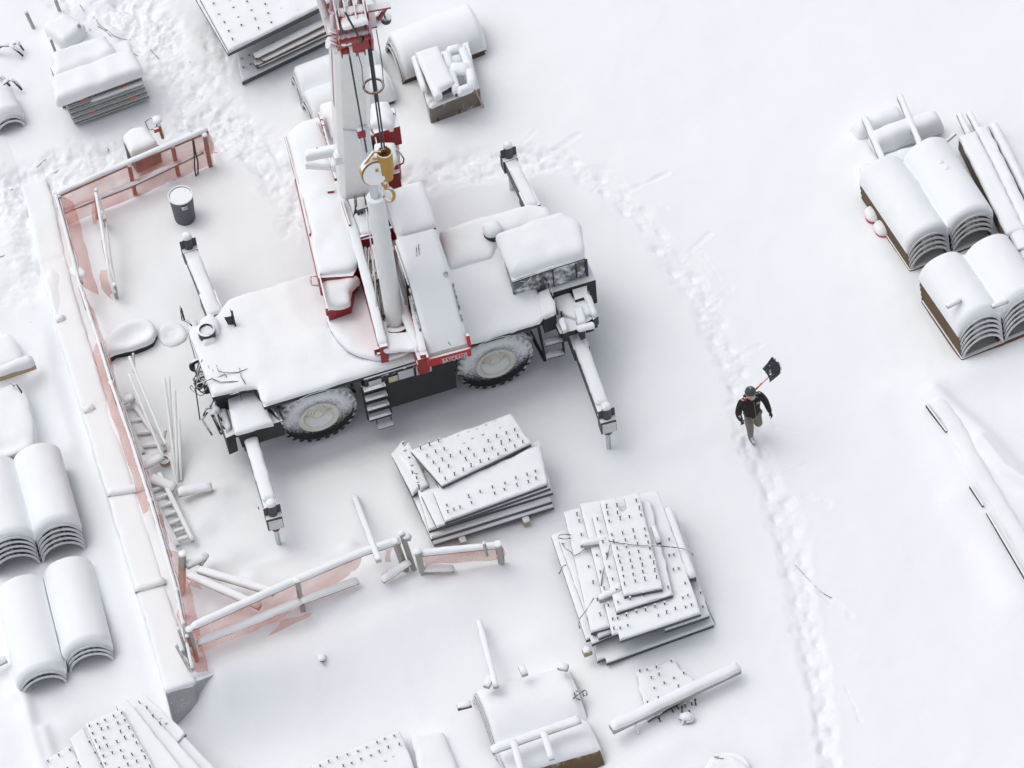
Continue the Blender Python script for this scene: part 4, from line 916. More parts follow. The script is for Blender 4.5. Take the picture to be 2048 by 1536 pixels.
panel('lowest form panel of the stack in front of the crane', [(792,925),(1000,842),(1108,1014),(868,1089)], .34, (3,9), GA, only=lambda u,v: v>.93, seed=1)
panel('second lowest form panel of the stack in front of the crane, its front edge drooping', [(800,935),(1000,850),(1104,1003),(862,1078)], .50, (3,9), GA, only=lambda u,v: v>.93, seed=2)
panel('wide form panel under the tilted ones with a studded front edge, stack before the crane', [(826,952),(1050,870),(1106,985),(858,1062)], .66, (5,9), GA, only=lambda u,v: v>.85, seed=3)
panel('narrow snowy plate leaning on the left end of the stack before the crane', [(783,910),(806,884),(842,976),(825,992)], .72, (2,6), GA, only=lambda u,v: u>.8, seed=4, tilt=(0,0,.03,0))
panel('second narrow plate at the left end of the stack before the crane', [(801,905),(818,886),(858,972),(842,982)], .78, (2,6), GA, only=lambda u,v: u<.2 and v>.5, seed=41)
panel('thick form panel below the two studded ones, stack before the crane', [(842,990),(1080,882),(1101,976),(874,1056)], .84, (9,9), GA, only=lambda u,v: v>.97, seed=5)
panel('snow-bridged form panel with a double row of studs along its front', [(866,984),(1084,892),(1094,970),(890,1045)], .99, (1,1), GA, us=[.06,.11,.17,.28,.39,.50,.61,.72,.83,.90], vs=[.62,.80], h=.14, seed=6, bumps=((W(1060,900,1).x, W(1060,900,1).y, .45, .10),), margin=.05)
panel('short plate under the tilted top panel before the crane', [(840,900),(880,885),(905,975),(884,986)], .98, (2,5), GA, only=lambda u,v: False)
panel('topmost tilted form panel full of studs, before the crane', [(822,903),(1022,830),(1062,888),(884,973)], 1.10, (10,5), GA, h=.15, seed=7, tilt=(0,0,.05,.05), nosnow=lambda u,v: u>.35 and v<.5)
for px, py, zz in ((922,1078,.30),(1049,1038,.30)):
    timber('short wooden bearer under the panel stack before the crane, %s one' % ('left' if px < 1000 else 'right'), W(px-8,py-30,zz), W(px+5,py+6,zz), .14, .16, .02, 'wood', 'bearers under the panel stack', 'wooden_bearer', 'bearer')

def bite(q):
    """jagged far edge of a panel"""
    o = [q[0], quad_uv(q,.38,.0), quad_uv(q,.42,.12), quad_uv(q,.52,.17), quad_uv(q,.60,.14), quad_uv(q,.62,.0), q[1], q[2], q[3]]
    return o
def step_corner(q): return [q[0], q[1], q[2], quad_uv(q,.07,1), quad_uv(q,.07,.95), quad_uv(q,0,.95)]
panel('lowest form panel sliding out towards the viewer, lower right stack', [(1150,1130),(1345,1060),(1428,1250),(1197,1333)], .16, (10,8), GB, only=lambda u,v: .68<v<.85, vs=[.1,.72,.8], seed=11, notch=step_corner)
panel('left outermost form panel standing proud of the lower right stack', [(1102,1072),(1190,1040),(1290,1245),(1176,1292)], .48, (4,10), GB, only=lambda u,v: False, seed=12, notch=step_corner)
panel('second left form panel with a bent wire on it, lower right stack', [(1118,1082),(1200,1050),(1290,1240),(1190,1280)], .60, (4,10), GB, only=lambda u,v: False, seed=13, notch=step_corner)
panel('right-hand base panel half hidden under the lower right stack', [(1290,1040),(1352,1020),(1419,1232),(1330,1262)], .46, (3,8), GB, only=lambda u,v: u>.6 and v>.6, seed=14)
panel('form panel with stud pairs on its left, lower right stack', [(1128,1026),(1235,998),(1300,1232),(1182,1266)], .74, (1,1), GB, us=[.22,.62], vs=[.06,.12,.24,.36,.5,.64,.78,.9], seed=15, h=.14)
panel('broad form panel with ragged right edge and two stud rows, lower right stack', [(1160,1010),(1316,985),(1402,1228),(1228,1286)], .90, (1,1), GB, us=[.04,.10,.20,.31,.42,.53,.64,.75,.86,.93], vs=[.40,.52,.64,.76,.86,.93], seed=16, h=.13, notch=step_corner, only=lambda u,v: (v>.8) or u>.8 or u<.06)
panel('middle form panel below the topmost one, lower right stack', [(1184,1034),(1300,1004),(1346,1190),(1233,1226)], 1.06, (5,8), GB, seed=17, h=.14, only=lambda u,v: v>.9 or u<.1, edge=.015)
panel('topmost bitten-edge form panel full of studs, lower right stack', [(1200,1004),(1278,988),(1325,1178),(1248,1193)], 1.22, (4,12), GB, seed=18, h=.15, notch=bite, only=lambda u,v: not (.25<v<.38) and not (.4<u<.65 and v<.2), margin=.10)
timber('round snowy bar on the right side of the lower right stack', W(1335,1016,.86), W(1385,1156,.86), .16, .14, .12, 'panel', None, 'steel_bar', 'bar')
timber('short snowy bar rising beside the topmost panel of the lower right stack', W(1306,1052,1.2), W(1318,1085,1.2), .10, .10, .09, 'panel', None, 'steel_bar', 'bar')
timber('short grey timber across the left of the lower right stack, upper one', W(1160,1086,1.1), W(1217,1079,1.1), .12, .12, .07, 'woodgrey', 'short timbers on the lower right stack')
timber('short grey timber across the left of the lower right stack, lower one', W(1197,1196,1.12), W(1245,1175,1.12), .12, .14, .07, 'woodgrey', 'short timbers on the lower right stack')
timber('dark timber end poking out at the bottom left of the lower right stack', W(1166,1302,.4), W(1182,1296,.4), .14, .16, .08, 'wood')
def wire(label, pts, z, r=.011, group='loose wires on the lower right stack'):
    m = MB(); m.tube([W(p[0], p[1], p[2] if len(p) > 2 else z) for p in pts], r, 6); solo(m, 'wire', 'hose', label, 'wire', group, smooth='all')
wire('looped wire end at the left edge of the lower right stack', [(1142,1070),(1128,1068),(1119,1070),(1117,1076),(1128,1078),(1142,1076)], .86)
wire('hooked wire running over the left panels of the lower right stack', [(1130,1088),(1124,1086),(1130,1096),(1142,1104),(1147,1112),(1158,1107),(1170,1097),(1184,1096)], .86)
wire('long wire across the topmost panel of the lower right stack', [(1217,1082),(1240,1086),(1262,1089),(1284,1091),(1310,1091),(1340,1094)], 1.35)
wire('wire curling over the right bar of the lower right stack', [(1342,1094),(1360,1096),(1372,1099),(1382,1104),(1386,1110)], 1.08)
wire('straight wire slanting down from the crossed timbers, lower right stack', [(1220,1090,1.3),(1214,1115,1.15),(1206,1145,1.05),(1202,1172,.98)], 1.1)
wire('wire in a bow round the lower left corner of the lower right stack', [(1188,1196),(1178,1212),(1168,1226),(1160,1236),(1157,1248),(1160,1257)], .80)
wire('short bent wire at the left foot of the lower right stack', [(1132,1130),(1126,1132),(1122,1140),(1118,1148)], .55)
timber('thin splintered lath off the right corner of the lower right stack', W(1412,1202,.3), W(1436,1256,.03), .03, .03, .03, 'woodgrey', None, 'lath', 'lath')
# top-left big stack
GC = 'form panels stacked at the top beside the boom'
panel('form panel lying on the ground under the big stack at the top edge', [(448,-10),(700,-80),(760,30),(484,164)], .18, (1,1), GC, us=[.03,.08,.14,.2,.27,.34,.42,.5,.6], vs=[.78,.88], h=.1, seed=21, snow=.06, th=.12)
for k, (z, ox, oy) in enumerate(((.42,6,8),(.56,0,4),(.70,12,-4),(.86,-6,-10))):
    timber(['lowest snowy channel bar under the big stack at the top','second channel bar under the big stack at the top','third channel bar under the big stack at the top','topmost channel bar under the big stack at the top'][k], W(505+ox+k*3,122+oy,z), W(668+ox,46+oy,z), .16, .09, .03, 'rust' if k > 1 else 'panel', 'channel bars under the big stack', 'channel_bar', 'bar')
panel('second form panel from the top in the big stack at the top edge', [(362,-52),(640,-140),(664,8),(456,108)], 1.10, (1,1), GC, us=[], vs=[], seed=22)
panel('topmost form panel with studs in the big stack at the top edge', [(368,-60),(640,-140),(662,4),(459,106)], 1.26, (8,9), GC, seed=23, h=.085, snow=.10, nosnow=lambda u,v: u>.45)
# bottom-left stack (on the low yard)
GD = 'form panels leaning together in the bottom left corner'; zl = -1.0
panel('outermost form panel at the bottom left, with two studs', [(92,1522),(142,1494),(196,1590),(140,1612)], .55, (3,4), GD, zg=zl, seed=31, h=.12)
panel('form panel just left of the studded main one, bottom left corner', [(140,1480),(168,1458),(230,1580),(190,1600)], .70, (2,6), GD, zg=zl, seed=32, only=lambda u,v: u>.5)
panel('main studded form panel in the bottom left corner', [(171,1450),(243,1420),(322,1560),(232,1590)], .95, (5,9), GD, zg=zl, seed=33, h=.14)
panel('blank snowy form panel right of the main one, bottom left corner', [(232,1412),(256,1402),(380,1560),(320,1580)], .85, (1,1), GD, zg=zl, us=[], vs=[], seed=34, th=.14)
panel('narrow form panel with four studs, bottom left corner', [(262,1418),(286,1410),(420,1560),(372,1575)], .72, (2,9), GD, zg=zl, seed=35, only=lambda u,v: v<.3, h=.14)
panel('rightmost stepped form panel in the bottom left corner', [(276,1400),(294,1394),(372,1468),(352,1490)], .60, (1,1), GD, zg=zl, us=[], vs=[], seed=36)
panel('low form panel at the foot of the corner stack, bottom left', [(308,1440),(326,1430),(450,1560),(410,1580)], .52, (1,1), GD, zg=zl, us=[.5], vs=[.06,.14], seed=37)
g0_ = gz(720, 1500)
panel('studded form panel cut off by the bottom edge of the photo', [(622,1536),(800,1466),(842,1570),(690,1640)], .45, (9,6), None, zg=g0_, seed=38, h=.12, snow=.12, nosnow=lambda u,v: .25<v<.6 and u>.2)
m = MB(); q = [W(a, b, g0_+.35) for a, b in ((826,1478),(886,1470),(930,1590),(850,1600))]; m.prism(q, .5); 
T = thing('buried_crate', 'snow-buried crate beside the studded panel at the bottom edge', 'crate', W(870,1530,g0_), None); m.build('crate_body', 'panel', T)
m = MB(); cap(m, [W(a, b, g0_+.36) for a, b in ((820,1476),(888,1468),(938,1590),(850,1600))], h=.16, r=.16, sp=.09, drop=.5); m.build('snow_cover', 'snow', T, 'all')
# debris panel with bolts, bottom centre right
T = panel('half-buried form panel with scattered studs beneath a long timber', [(1272,1345),(1345,1322),(1400,1378),(1296,1442)], .10, (5,5), None, seed=51, h=.12, skip=.45, snow=.08, edge=.03)
rnd = random.Random(4)
for k, (a, b) in enumerate([(1348,1398),(1352,1414),(1358,1418),(1364,1425),(1370,1414),(1384,1410),(1382,1428),(1347,1425),(1299,1438),(1311,1435),(1322,1445),(1392,1411)]):
    p = W(a, b, 0.02); m = MB(); d_ = V((rnd.uniform(-.06,.02), rnd.uniform(-.03,.05), .16)); m.tube([p-d_*.3, p+d_], .014, 6); m.tube([p+d_*.9, p+d_*1.05], .026, 6)
    solo(m, 'loose_bolt', 'stud', 'rusty bolt sticking out of the snow below the long snowy timber', 'bolt', 'bolts strewn below the long timber', smooth=40)
timber('long snow-laden timber lying askew over the half-buried panel', W(1222,1454,.42), W(1478,1332,.42), .20, .16, .12, 'woodgrey', None, 'timber_beam', 'timber', sw=.24)
timber('short prop under the left part of the long timber', W(1268,1432,.36), W(1276,1466,.05), .05, .06, .05, 'woodgrey', None, 'timber_prop', 'prop')
T = thing('scaffold_clamp', 'snowy scaffold clamp lying by the loose bolts', 'clamp', W(1372,1440,0))
m = MB(); m.tube([W(1360,1440,.12), W(1362,1430,.2), W(1376,1426,.2), W(1386,1432,.16), W(1384,1442,.1), W(1372,1444,.1)], .035, 7); m.build('clamp_body', 'plaster', T, 'all')
m = MB(); loaf(m, W(1362,1434,.2), W(1384,1434,.18), .14, .07); loaf(m, W(1364,1450,.06), W(1368,1436,.16), .05, .05); m.build('snow_cover', 'snow', T, 'all')
T = thing('round_drum', 'snow-covered round drum cut off by the bottom edge at the right', 'drum', W(1455,1560,0))
m = MB(); m.rev(W(1456,1552,0), (0,0,1), [(-.1,.44),(.17,.46),(.19,.44),(.19,0)], 40); m.build('drum_body', 'plaster', T, 40)
m = MB(); c_ = W(1456,1552,.18); cap(m, [c_+V((.44*math.cos(q), .44*math.sin(q), 0)) for q in [2*math.pi*i/24 for i in range(24)]], h=.10, r=.12, rc=.01, drop=.02, wa=.03, edge=.03, bumps=((c_.x, c_.y, .25, -.06),)); m.build('snow_cover', 'snow', T, 'all')
m = MB(); m.box(W(1434,1512,.30), .08,.05,.08); m.beam(W(1428,1512,.30), W(1446,1516,.30), .04, .04); m.build('handle', 'wood', T)

# ------------------------------------------------------------------ half-round shells
def shell_stack(base_label, chord, zg, n, L, dz, group, R=None, outer='shell', stag=.035, snow=.16, direction=None, th=.05, rimw=.058, valley=None, base=False, flat=1.0, span=180, sa=4):
    """chord: the two feet of the lowest shell's open end (photo points at ground zg)"""
    a = W(*chord[0], zg); b = W(*chord[1], zg); ax = (b-a); R0 = R or ax.length/2; c = (a+b)/2; x = ax.normalized()
    d = V((-x.y, x.x, 0)) if direction is None else V((*direction, 0)).normalized()
    ord_ = ['lowest', 'second', 'third', 'fourth', 'fifth']
    a0 = math.radians(90-span/2); a1 = math.radians(90+span/2)
    for i in range(n):
        nm = 'topmost' if i == n-1 else ord_[i]
        lab = '%s shell %sof the %s' % (nm, 'up ' if 0 < i < n-1 else '', base_label)
        o = c + d*(stag*i) + V((0,0,dz*i)); T = thing('half_round_shell', lab, 'steel shell', o, group)
        K = 22; vs = []; fs = []
        for (s, r) in ((0, R0), (L, R0), (L, R0-th), (0, R0-th)):
            for k in range(K+1):
                q = a0+(a1-a0)*k/K; vs.append(o + d*s + x*math.cos(q)*r + V((0,0,math.sin(q)*r*flat)))
        for s in range(4):
            e = (s+1) % 4
            for k in range(K): fs.append((s*(K+1)+k, s*(K+1)+k+1, e*(K+1)+k+1, e*(K+1)+k))
        fs.append((0, K+1, 2*(K+1), 3*(K+1))); fs.append((K, 4*K+3, 3*K+2, 2*K+1))
        m = MB(); m.add(vs, fs); m.build('shell_plate', outer, T, 60)
        # stiffening rim across the open end, dusted with snow
        m = MB(); vs = []; fs = []
        for (s, r) in ((-.012, R0+.0), (-.012, R0-rimw), (.03, R0-rimw), (.03, R0+.0)):
            for k in range(K+1):
                q = a0+(a1-a0)*k/K; vs.append(o + d*s + x*math.cos(q)*r + V((0,0,math.sin(q)*r*flat)))
        for s in range(4):
            e = (s+1) % 4
            for k in range(K): fs.append((s*(K+1)+k, s*(K+1)+k+1, e*(K+1)+k+1, e*(K+1)+k))
        m.add(vs, fs); m.build('end_rim', 'shellrim', T, 60)
        m = MB()
        if i == n-1:       # thick blanket on the topmost shell
            NL = int(L/.09); KK = 30; g = []
            for j in range(NL+3):
                s = -.0 + (L+.03)*min(max(j-1, 0), NL)/NL; e = min(s+.0, L+.03-s); pr = math.sqrt(max(0, 1-(1-min(1, e/.11))**2))
                if j == 0 or j == NL+2: pr = 0
                for k in range(KK+1):
                    q = a0+math.radians(max(4, sa))+(a1-a0-math.radians(4+max(4, sa)))*k/KK; f = math.sin(q); t = snow*max(0, f)**.75*(.25+.75*pr)+.008
                    if sa > 4: t *= min(1, k/3)**.5
                    if pr == 0: t = -.01
                    P_ = o + d*(s+(.0 if j else .01)) + x*math.cos(q)*(R0+t*.65) + V((0,0,math.sin(q)*R0*flat+t))
                    for vd, vz in (valley or ()):
                        xl = math.cos(q)*vd
                        if xl > 0 and pr > 0:
                            zf_ = o.z+vz+(.10-(1-xl)*.35)*(.4+.6*pr)+.03*noise.noise(P_*1.3); dd = zf_-P_.z; kk = .10; hh_ = max(0, min(1, .5+.5*dd/kk)); P_.z = P_.z*(1-hh_)+zf_*hh_+kk*hh_*(1-hh_)
                            if xl > .97: P_ += x*vd*.03
                    P_ += V((0,0,(wob(P_, 1.1, .035)+wob(P_, 4, .008))*pr*f)); g.append(P_)
            w = KK+1; fs = []
            for j in range(NL+2):
                for k in range(KK): fs.append((j*w+k, j*w+k+1, (j+1)*w+k+1, (j+1)*w+k))
            m.add(g, fs)
            m.build('snow_cover', 'snow', T, 'all')
    return c, x, d, R0
GL = 'half-round steel shells stacked at the left'; GR = 'half-round steel shells stacked at the right'; GT = 'half-round steel shells lying crosswise'
zA = gz(60, 1150)
shell_stack('stack at the left edge of the photo', ((-14,1152),(82,1126)), zA, 5, 2.2, .118, GL, snow=.17, valley=((1,.22),))
shell_stack('five-high stack with a dark right side, left of the wall', ((84,1125),(174,1100)), zA, 5, 2.2, .118, GL, snow=.17, valley=((-1,.22),))
_x = (W(231,1322,-1.3)-W(139,1346,-1.3)).normalized()
shell_stack('stack of two in the lower left, nearest the corner', ((42,1398),(137,1366)), gz(90,1400), 2, 2.5, .115, GL, snow=.18, valley=((1,.14),), direction=(-_x.y, _x.x))
shell_stack('three-high stack left of the wall, below the five-high one', ((139,1346),(231,1322)), gz(190,1340), 3, 2.3, .10, GL, snow=.18, valley=((-1,.14),))
rA = shell_stack('stack of four behind the red buckets, at the right', ((1820,541),(1901,509)), .05, 4, 2.35, .125, GR, outer='rustwood', snow=.18, valley=((1,.22),))
rB = shell_stack('stack of four beside the long box beam, at the right', ((1904,506),(1990,474)), .05, 4, 2.35, .125, GR, outer='rustwood', snow=.18, valley=((-1,.22),))
rC = shell_stack('stack of five with a rusty left side, at the right', ((1924,718),(2007,684)), .05, 5, 1.86, .125, GR, outer='rustwood', snow=.18, valley=((1,.30),))
rD = shell_stack('stack of five cut off by the right edge', ((2009,682),(2098,646)), .05, 5, 1.80, .125, GR, outer='rustwood', snow=.18, valley=((-1,.30),))
for lab, (c, x, d, R0) in (('rusty base frame under the right stack of four behind the red buckets', rA), ('rusty base frame under the right stack of four beside the box beam', rB), ('rusty base frame under the right stack of five', rC), ('rusty base frame under the stack cut off by the right edge', rD)):
    T = thing('base_frame', lab, 'base frame', c, 'rusty base frames under the right shells')
    m = MB()
    for s in (-1, 1): m.beam(c+x*s*(R0-.02)+V((0,0,-.03))-d*.02, c+x*s*(R0-.02)+d*1.8+V((0,0,-.03)), .10, .14)
    m.beam(c-x*R0*1.0-V((0,0,.02)), c+x*R0*1.0-V((0,0,.02)), .08, .12); m.build('frame_rail', 'rust', T)
# crosswise stacks: axis along +X, open end at the left
shell_stack('stack lying across the top, behind the pallet', ((772,104),(806,172)), 0, 2, 2.1, .12, GT, snow=.22, outer='rustwood', direction=(.985,.10), span=180)
shell_stack('rear stack partly hidden behind the boom', ((584,166),(603,214)), 0, 2, 2.0, .12, GT, snow=.2, outer='rustwood', direction=(.985,.08), stag=.03)
shell_stack('front stack partly hidden behind the boom', ((604,216),(630,268)), 0, 2, 2.0, .12, GT, snow=.2, outer='rustwood', direction=(.985,.08), stag=.03)
gq = gz(1000, 1500)
shell_stack('upper cross stack at the bottom edge', ((946,1404),(988,1512)), gq+.10, 3, 1.95, .10, GT, snow=.07, flat=.62, outer='rustwood', direction=(.985,-.04), stag=.02, th=.03)
shell_stack('cross stack with rusty layers at the bottom edge', ((992,1516),(1032,1600)), gq-.02, 6, 1.95, .085, GT, snow=.09, outer='rustwood', direction=(.985,-.04), stag=-.012, th=.03, flat=.55, sa=48)
timber('snowy timber rail lying between the two cross stacks at the bottom edge', W(982,1500,.62), W(1160,1437,.62), .16, .08, .07, 'woodgrey', None)
timber('left rung timber running over the bottom cross stack', W(1026,1480,.70), W(1048,1560,.62), .12, .07, .06, 'woodgrey', 'rung timbers over the bottom cross stack')
timber('right rung timber running over the bottom cross stack', W(1086,1462,.70), W(1104,1518,.66), .12, .07, .06, 'woodgrey', 'rung timbers over the bottom cross stack')
for k, (a, b, l) in enumerate((((914,1412),(942,1405),'rusty bar end poking out left of the upper cross stack'), ((1116,1330),(1136,1334),'snowy bar end poking out right of the upper cross stack'), ((972,1372),(982,1350),'upright lath behind the upper cross stack, left one'), ((1042,1330),(1050,1348),'upright lath behind the upper cross stack, right one'))):
    timber(l, W(*a, .5), W(*b, .5), .13, .10, .05, 'rust' if k == 0 else 'woodgrey', 'bar ends round the upper cross stack', 'bar_end', 'bar')
for pts, l in (([(960,1240),(975,1290),(996,1372)], 'long snowy post leaning behind the upper cross stack'), ([(712,998),(730,1050),(757,1117)], 'long snowy post leaning on the near rail of the net fence')):
    z1, z0 = (1.0, .35) if pts[0][0] == 960 else (1.35, 1.25)
    if pts[0][0] == 960: a = W(958,1240,.1); b = W(992,1372,.55)
    else: a = W(708,990,.15); b = W(757,1119,1.35)
    timber(l, a, b, .12, .10, .08, 'woodgrey', None, 'leaning_post', 'post')
T = thing('cable_tangle', 'tangle of cable beside the upper cross stack at the bottom', 'cable', W(1160,1395,0))
for k, pts in enumerate(([(1146,1398),(1156,1388),(1166,1382)], [(1150,1394),(1160,1386),(1152,1382)], [(1168,1380),(1173,1382),(1174,1390),(1168,1392),(1165,1386),(1168,1380)], [(1148,1385),(1152,1396),(1160,1400)])): MB().tube([W(a, b, .25) for a, b in pts], .013, 6).build('cable', 'hose', T, 'all')

# ------------------------------------------------------------------ retaining wall
def wall():
    pts = [V((x, y, 0)) for x, y in WALL]; T = thing('retaining_wall', 'snow-topped concrete retaining wall running down the left side of the crane yard', 'wall', (CORNER.x, CORNER.y, -1.4))
    w = .58; inner = []
    for i, p in enumerate(pts):
        d = (pts[min(i+1, len(pts)-1)]-pts[max(i-1, 0)]).normalized(); inner.append(p+V((-d.y, d.x, 0))*w)
    m = MB(); out = [p-V((0,0,.05)) for p in pts]; inn = [p-V((0,0,.05)) for p in inner]; n = len(out)
    vs = out+inn+[p-V((0,0,1.7)) for p in out]+[p-V((0,0,1.7)) for p in inn]
    fs = [(i, i+1, n+i+1, n+i) for i in range(n-1)]+[(i, 2*n+i, 2*n+i+1, i+1) for i in range(n-1)]+[(n+i, n+i+1, 3*n+i+1, 3*n+i) for i in range(n-1)]+[(0,n,3*n,2*n),(n-1,3*n-1,4*n-1,2*n-1)]
    m.add(vs, fs); m.build('wall_body', 'concrete', T)
    e = (CORNER-V((0,0,0))); r0 = inner[-1]
    m = MB(); m.prism([e+V((-.01,.12,-.02)), e+V((.0,-.02,-.02)), e+V((2.0,.17,-.05)), e+V((2.0,.34,-.05))], 1.8); m.build('end_wall', 'concrete', T)
    # coping snow
    e2 = CORNER+V((-.03,-.03,0)); loop = [p+V((-.03,0,0)) for p in pts[:-1]]+[e2, e2+V((.68,.03,0))]+[p for p in reversed(inner[:-1])]
    cuts = [(pts[2], inner[2]), (pts[4], inner[4])]
    m = MB(); cap(m, loop, h=.075, r=.10, sp=.08, rc=.06, drop=.06, wa=.012, bumps=[(q.x*(1-t)+r_.x*t, q.y*(1-t)+r_.y*t, .05, -.028) for q, r_ in cuts for t in (.1,.25,.4,.55,.7,.85)]); m.build('snow_cover', 'snow', T, 'all')
    for (x1, y1), (x2, y2), l in (((112,640),(130,634),'upper'), ((167,822),(188,812),'middle')):
        timber('short snowy stub of timber on the wall edge, %s one' % l, W(x1, y1, .10), W(x2, y2, .10), .13, .10, .10, 'woodgrey', 'timber stubs on the wall edge', 'timber_stub', 'timber')
    timber('snowy cross timber sticking out over the wall, beside the lath rack', W(215,986,.12), W(300,972,.12), .16, .10, .10, 'woodgrey', 'cross timbers over the wall')
    timber('snowy cross timber sticking out over the wall, near the fence corner', W(268,1178,.12), W(330,1160,.12), .16, .10, .10, 'woodgrey', 'cross timbers over the wall')
wall()

# ------------------------------------------------------------------ net fences
def netting(pts_top, pts_bot, parent, sub=6, sag=.03, seed=0):
    m = MB(); n = len(pts_top); vs = []; uvs = []; rows = 5; rnd = random.Random(seed); L = 0; cols = 0
    for i in range(n-1):
        for k in range(sub+(1 if i == n-2 else 0)):
            t = k/sub; a = V(pts_top[i]).lerp(V(pts_top[i+1]), t); b = V(pts_bot[i]).lerp(V(pts_bot[i+1]), t)
            if cols: L += (a-prev).length
            prev = a
            for j in range(rows+1):
                s = j/rows; p = a.lerp(b, s); e = math.sin(math.pi*s)
                p += V((noise.noise(p*2.2+V((seed,0,0))), noise.noise(p*2.2+V((0,seed,7))), noise.noise(p*1.7)*.6))*(.04+.11*e)
                vs.append(p); uvs.append((L, s*(a-b).length))
            cols += 1
    fs = [(c*(rows+1)+j, c*(rows+1)+j+1, (c+1)*(rows+1)+j+1, (c+1)*(rows+1)+j) for c in range(cols-1) for j in range(rows)]
    m.add(vs, fs); o = m.build('netting', 'net', parent, 'all')
    me = o.data; ul = me.uv_layers.new(name='UVMap'); vi = np.empty(len(me.loops), np.int32); me.loops.foreach_get('vertex_index', vi)
    ul.data.foreach_set('uv', np.array(uvs, np.float32)[vi].ravel()); return o
def rail_(pts, w, h, par, nm='rail', mt='woodred', snow=.07, sw=None):
    m = MB()
    for a, b in zip(pts[:-1], pts[1:]): m.beam(V(a)-V((0,0,h/2)), V(b)-V((0,0,h/2)), w, h)
    o = m.build(nm, mt, par)
    if snow:
        m = MB(); loafp(m, pts, sw or w*1.15, snow*.8); m.build('snow_cover', 'snow', o, 'all')
    return o
def post_(a, b, w, par, mt='woodred', nm='post'):
    m = MB(); m.beam(a, b, w, w); o = m.build(nm, mt, par); m = MB(); blob(m, V(max((a, b), key=lambda p: p[2])), w*.7, w*.7, .05, wa=.005); m.build('snow_cover', 'snow', o, 'all'); return o
F1 = thing('net_fence', 'long timber guard rail with orange netting along the far left end of the yard', 'fence', W(260,380,0), 'net fences round the crane yard')
tr = [W(112,388,1.05), W(250,327,1.08), W(415,258,1.15)]; mr_ = [W(118,424,.50), W(262,368,.52), W(405,300,.55)]
rail_(tr, .11, .09, F1, snow=.08); rail_(mr_, .10, .08, F1, snow=.03)
for a in ((409,270,1.10),(258,330,1.02),(345,292,1.05),(116,392,1.0)):
    t_ = W(*a); post_(t_, V((t_.x, t_.y+.02, -.1)), .09, F1)
netting([p+V((0,-.07,-.03)) for p in tr], [V((p.x, p.y-.10-.05*math.sin(i*2), .03)) for i, p in enumerate(tr)], F1, 10, seed=1)
netting([W(412,258,1.2), W(424,275,.95), W(430,300,.5)], [W(408,300,.6), W(420,308,.3), W(432,308,.05)], F1, 4, seed=2)
T = thing('lifting_sling', 'dark sling looped over the rail at the right end of the far fence', 'sling', W(390,352,.0))
m = MB(); m.tube([W(383,262,1.22), W(386,285,1.0), W(389,310,.65), W(389,335,.25), W(392,352,.04), W(396,348,.04), W(396,325,.3), W(390,300,.7), W(386,270,1.15)], .018, 6); m.build('sling_loop', 'hose', T, 'all')
F2 = thing('net_fence', 'long bowed timber fence with hanging orange netting running along the top of the wall', 'fence', W(260,900,0), 'net fences round the crane yard')
t2 = [(110,386,1.05),(128,450,.98),(146,520,.92),(160,572,.82),(196,680,.86),(222,765,.90),(262,880,.95),(300,1000,.98),(328,1095,1.0),(352,1180,1.0),(384,1335,.5)]
tp = [W(*p) for p in t2]
rail_(tp, .06, .09, F2, snow=.05, mt='woodgrey'); rail_([p+V((.10,-.05,-.25)) for p in tp[4:9]], .05, .08, F2, snow=.04, mt='woodgrey')
for i in (0, 3, 5, 7, 9): post_(tp[i], V((tp[i].x+.03, tp[i].y, -.1)), .08, F2, 'woodgrey')
netting([p+V((.05,0,-.05)) for p in tp[0:4]], [p+V((.36,.02,-.50)) for p in tp[0:4]], F2, 6, seed=3); netting([p+V((.04,0,-.05)) for p in tp[3:9]], [p+V((.12+.05*math.sin(i*1.9),0,-.62)) for i, p in enumerate(tp[3:9])], F2, 8, seed=4)
netting([p+V((-.03,0,-.03)) for p in tp[4:8]], [p+V((-.20,0,-.42)) for p in tp[4:8]], F2, 6, seed=5); netting([p+V((.02,0,-.05)) for p in tp[8:11]], [p+V((.30,0,-.35)) for p in tp[8:11]], F2, 6, seed=6)
for k, (i0, i1) in enumerate(((0,3),(4,7),(6,10))):
    pp = tp[i0:i1+1]; q = []
    for a, b in zip(pp[:-1], pp[1:]): q += [a.lerp(b, t)+V((.06+.04*noise.noise(a.lerp(b, t)*2.3), -.03, -.10+.06*noise.noise(a.lerp(b, t)*3.1))) for t in (0,.2,.4,.6,.8)]
    MB().tube(q, .028, 6).build('bunched_net', 'netbunch', F2, 'all')
m = MB(); blob(m, W(156,546,.75), .13, .22, .12, rot=.3); m.build('snow_lump', 'snow', F2, 'all')
F3 = thing('broken_fence_piece', 'broken fence piece with orange net rags standing alone inside the yard', 'fence', W(215,500,0))
t3 = [W(191,382,.95), W(206,470,.95), W(217,540,.8), W(229,583,.45)]; rail_(t3, .06, .08, F3, snow=.05, mt='woodgrey'); rail_([W(198,392,.9), W(210,430,.6), W(222,520,.5), W(232,580,.3)], .04, .06, F3, snow=.03, mt='woodgrey')
post_(W(192,380,1.0), W(194,440,-.05), .06, F3, 'woodgrey'); post_(W(208,435,.8), W(212,452,0), .07, F3, 'wood'); post_(W(229,570,.6), W(233,596,0), .07, F3, 'woodgrey')
netting([W(190,392,.85), W(192,400,.85), W(196,430,.8)], [W(187,445,.05), W(191,446,.05), W(195,446,.1)], F3, 4, seed=7); netting([W(212,534,.7), W(219,565,.55), W(228,586,.3)], [W(196,552,.15), W(204,578,.05), W(223,598,.02)], F3, 5, seed=8); netting([W(202,470,.9), W(208,500,.85), W(213,530,.7)], [W(201,482,.6), W(207,512,.5), W(212,536,.4)], F3, 4, seed=9)
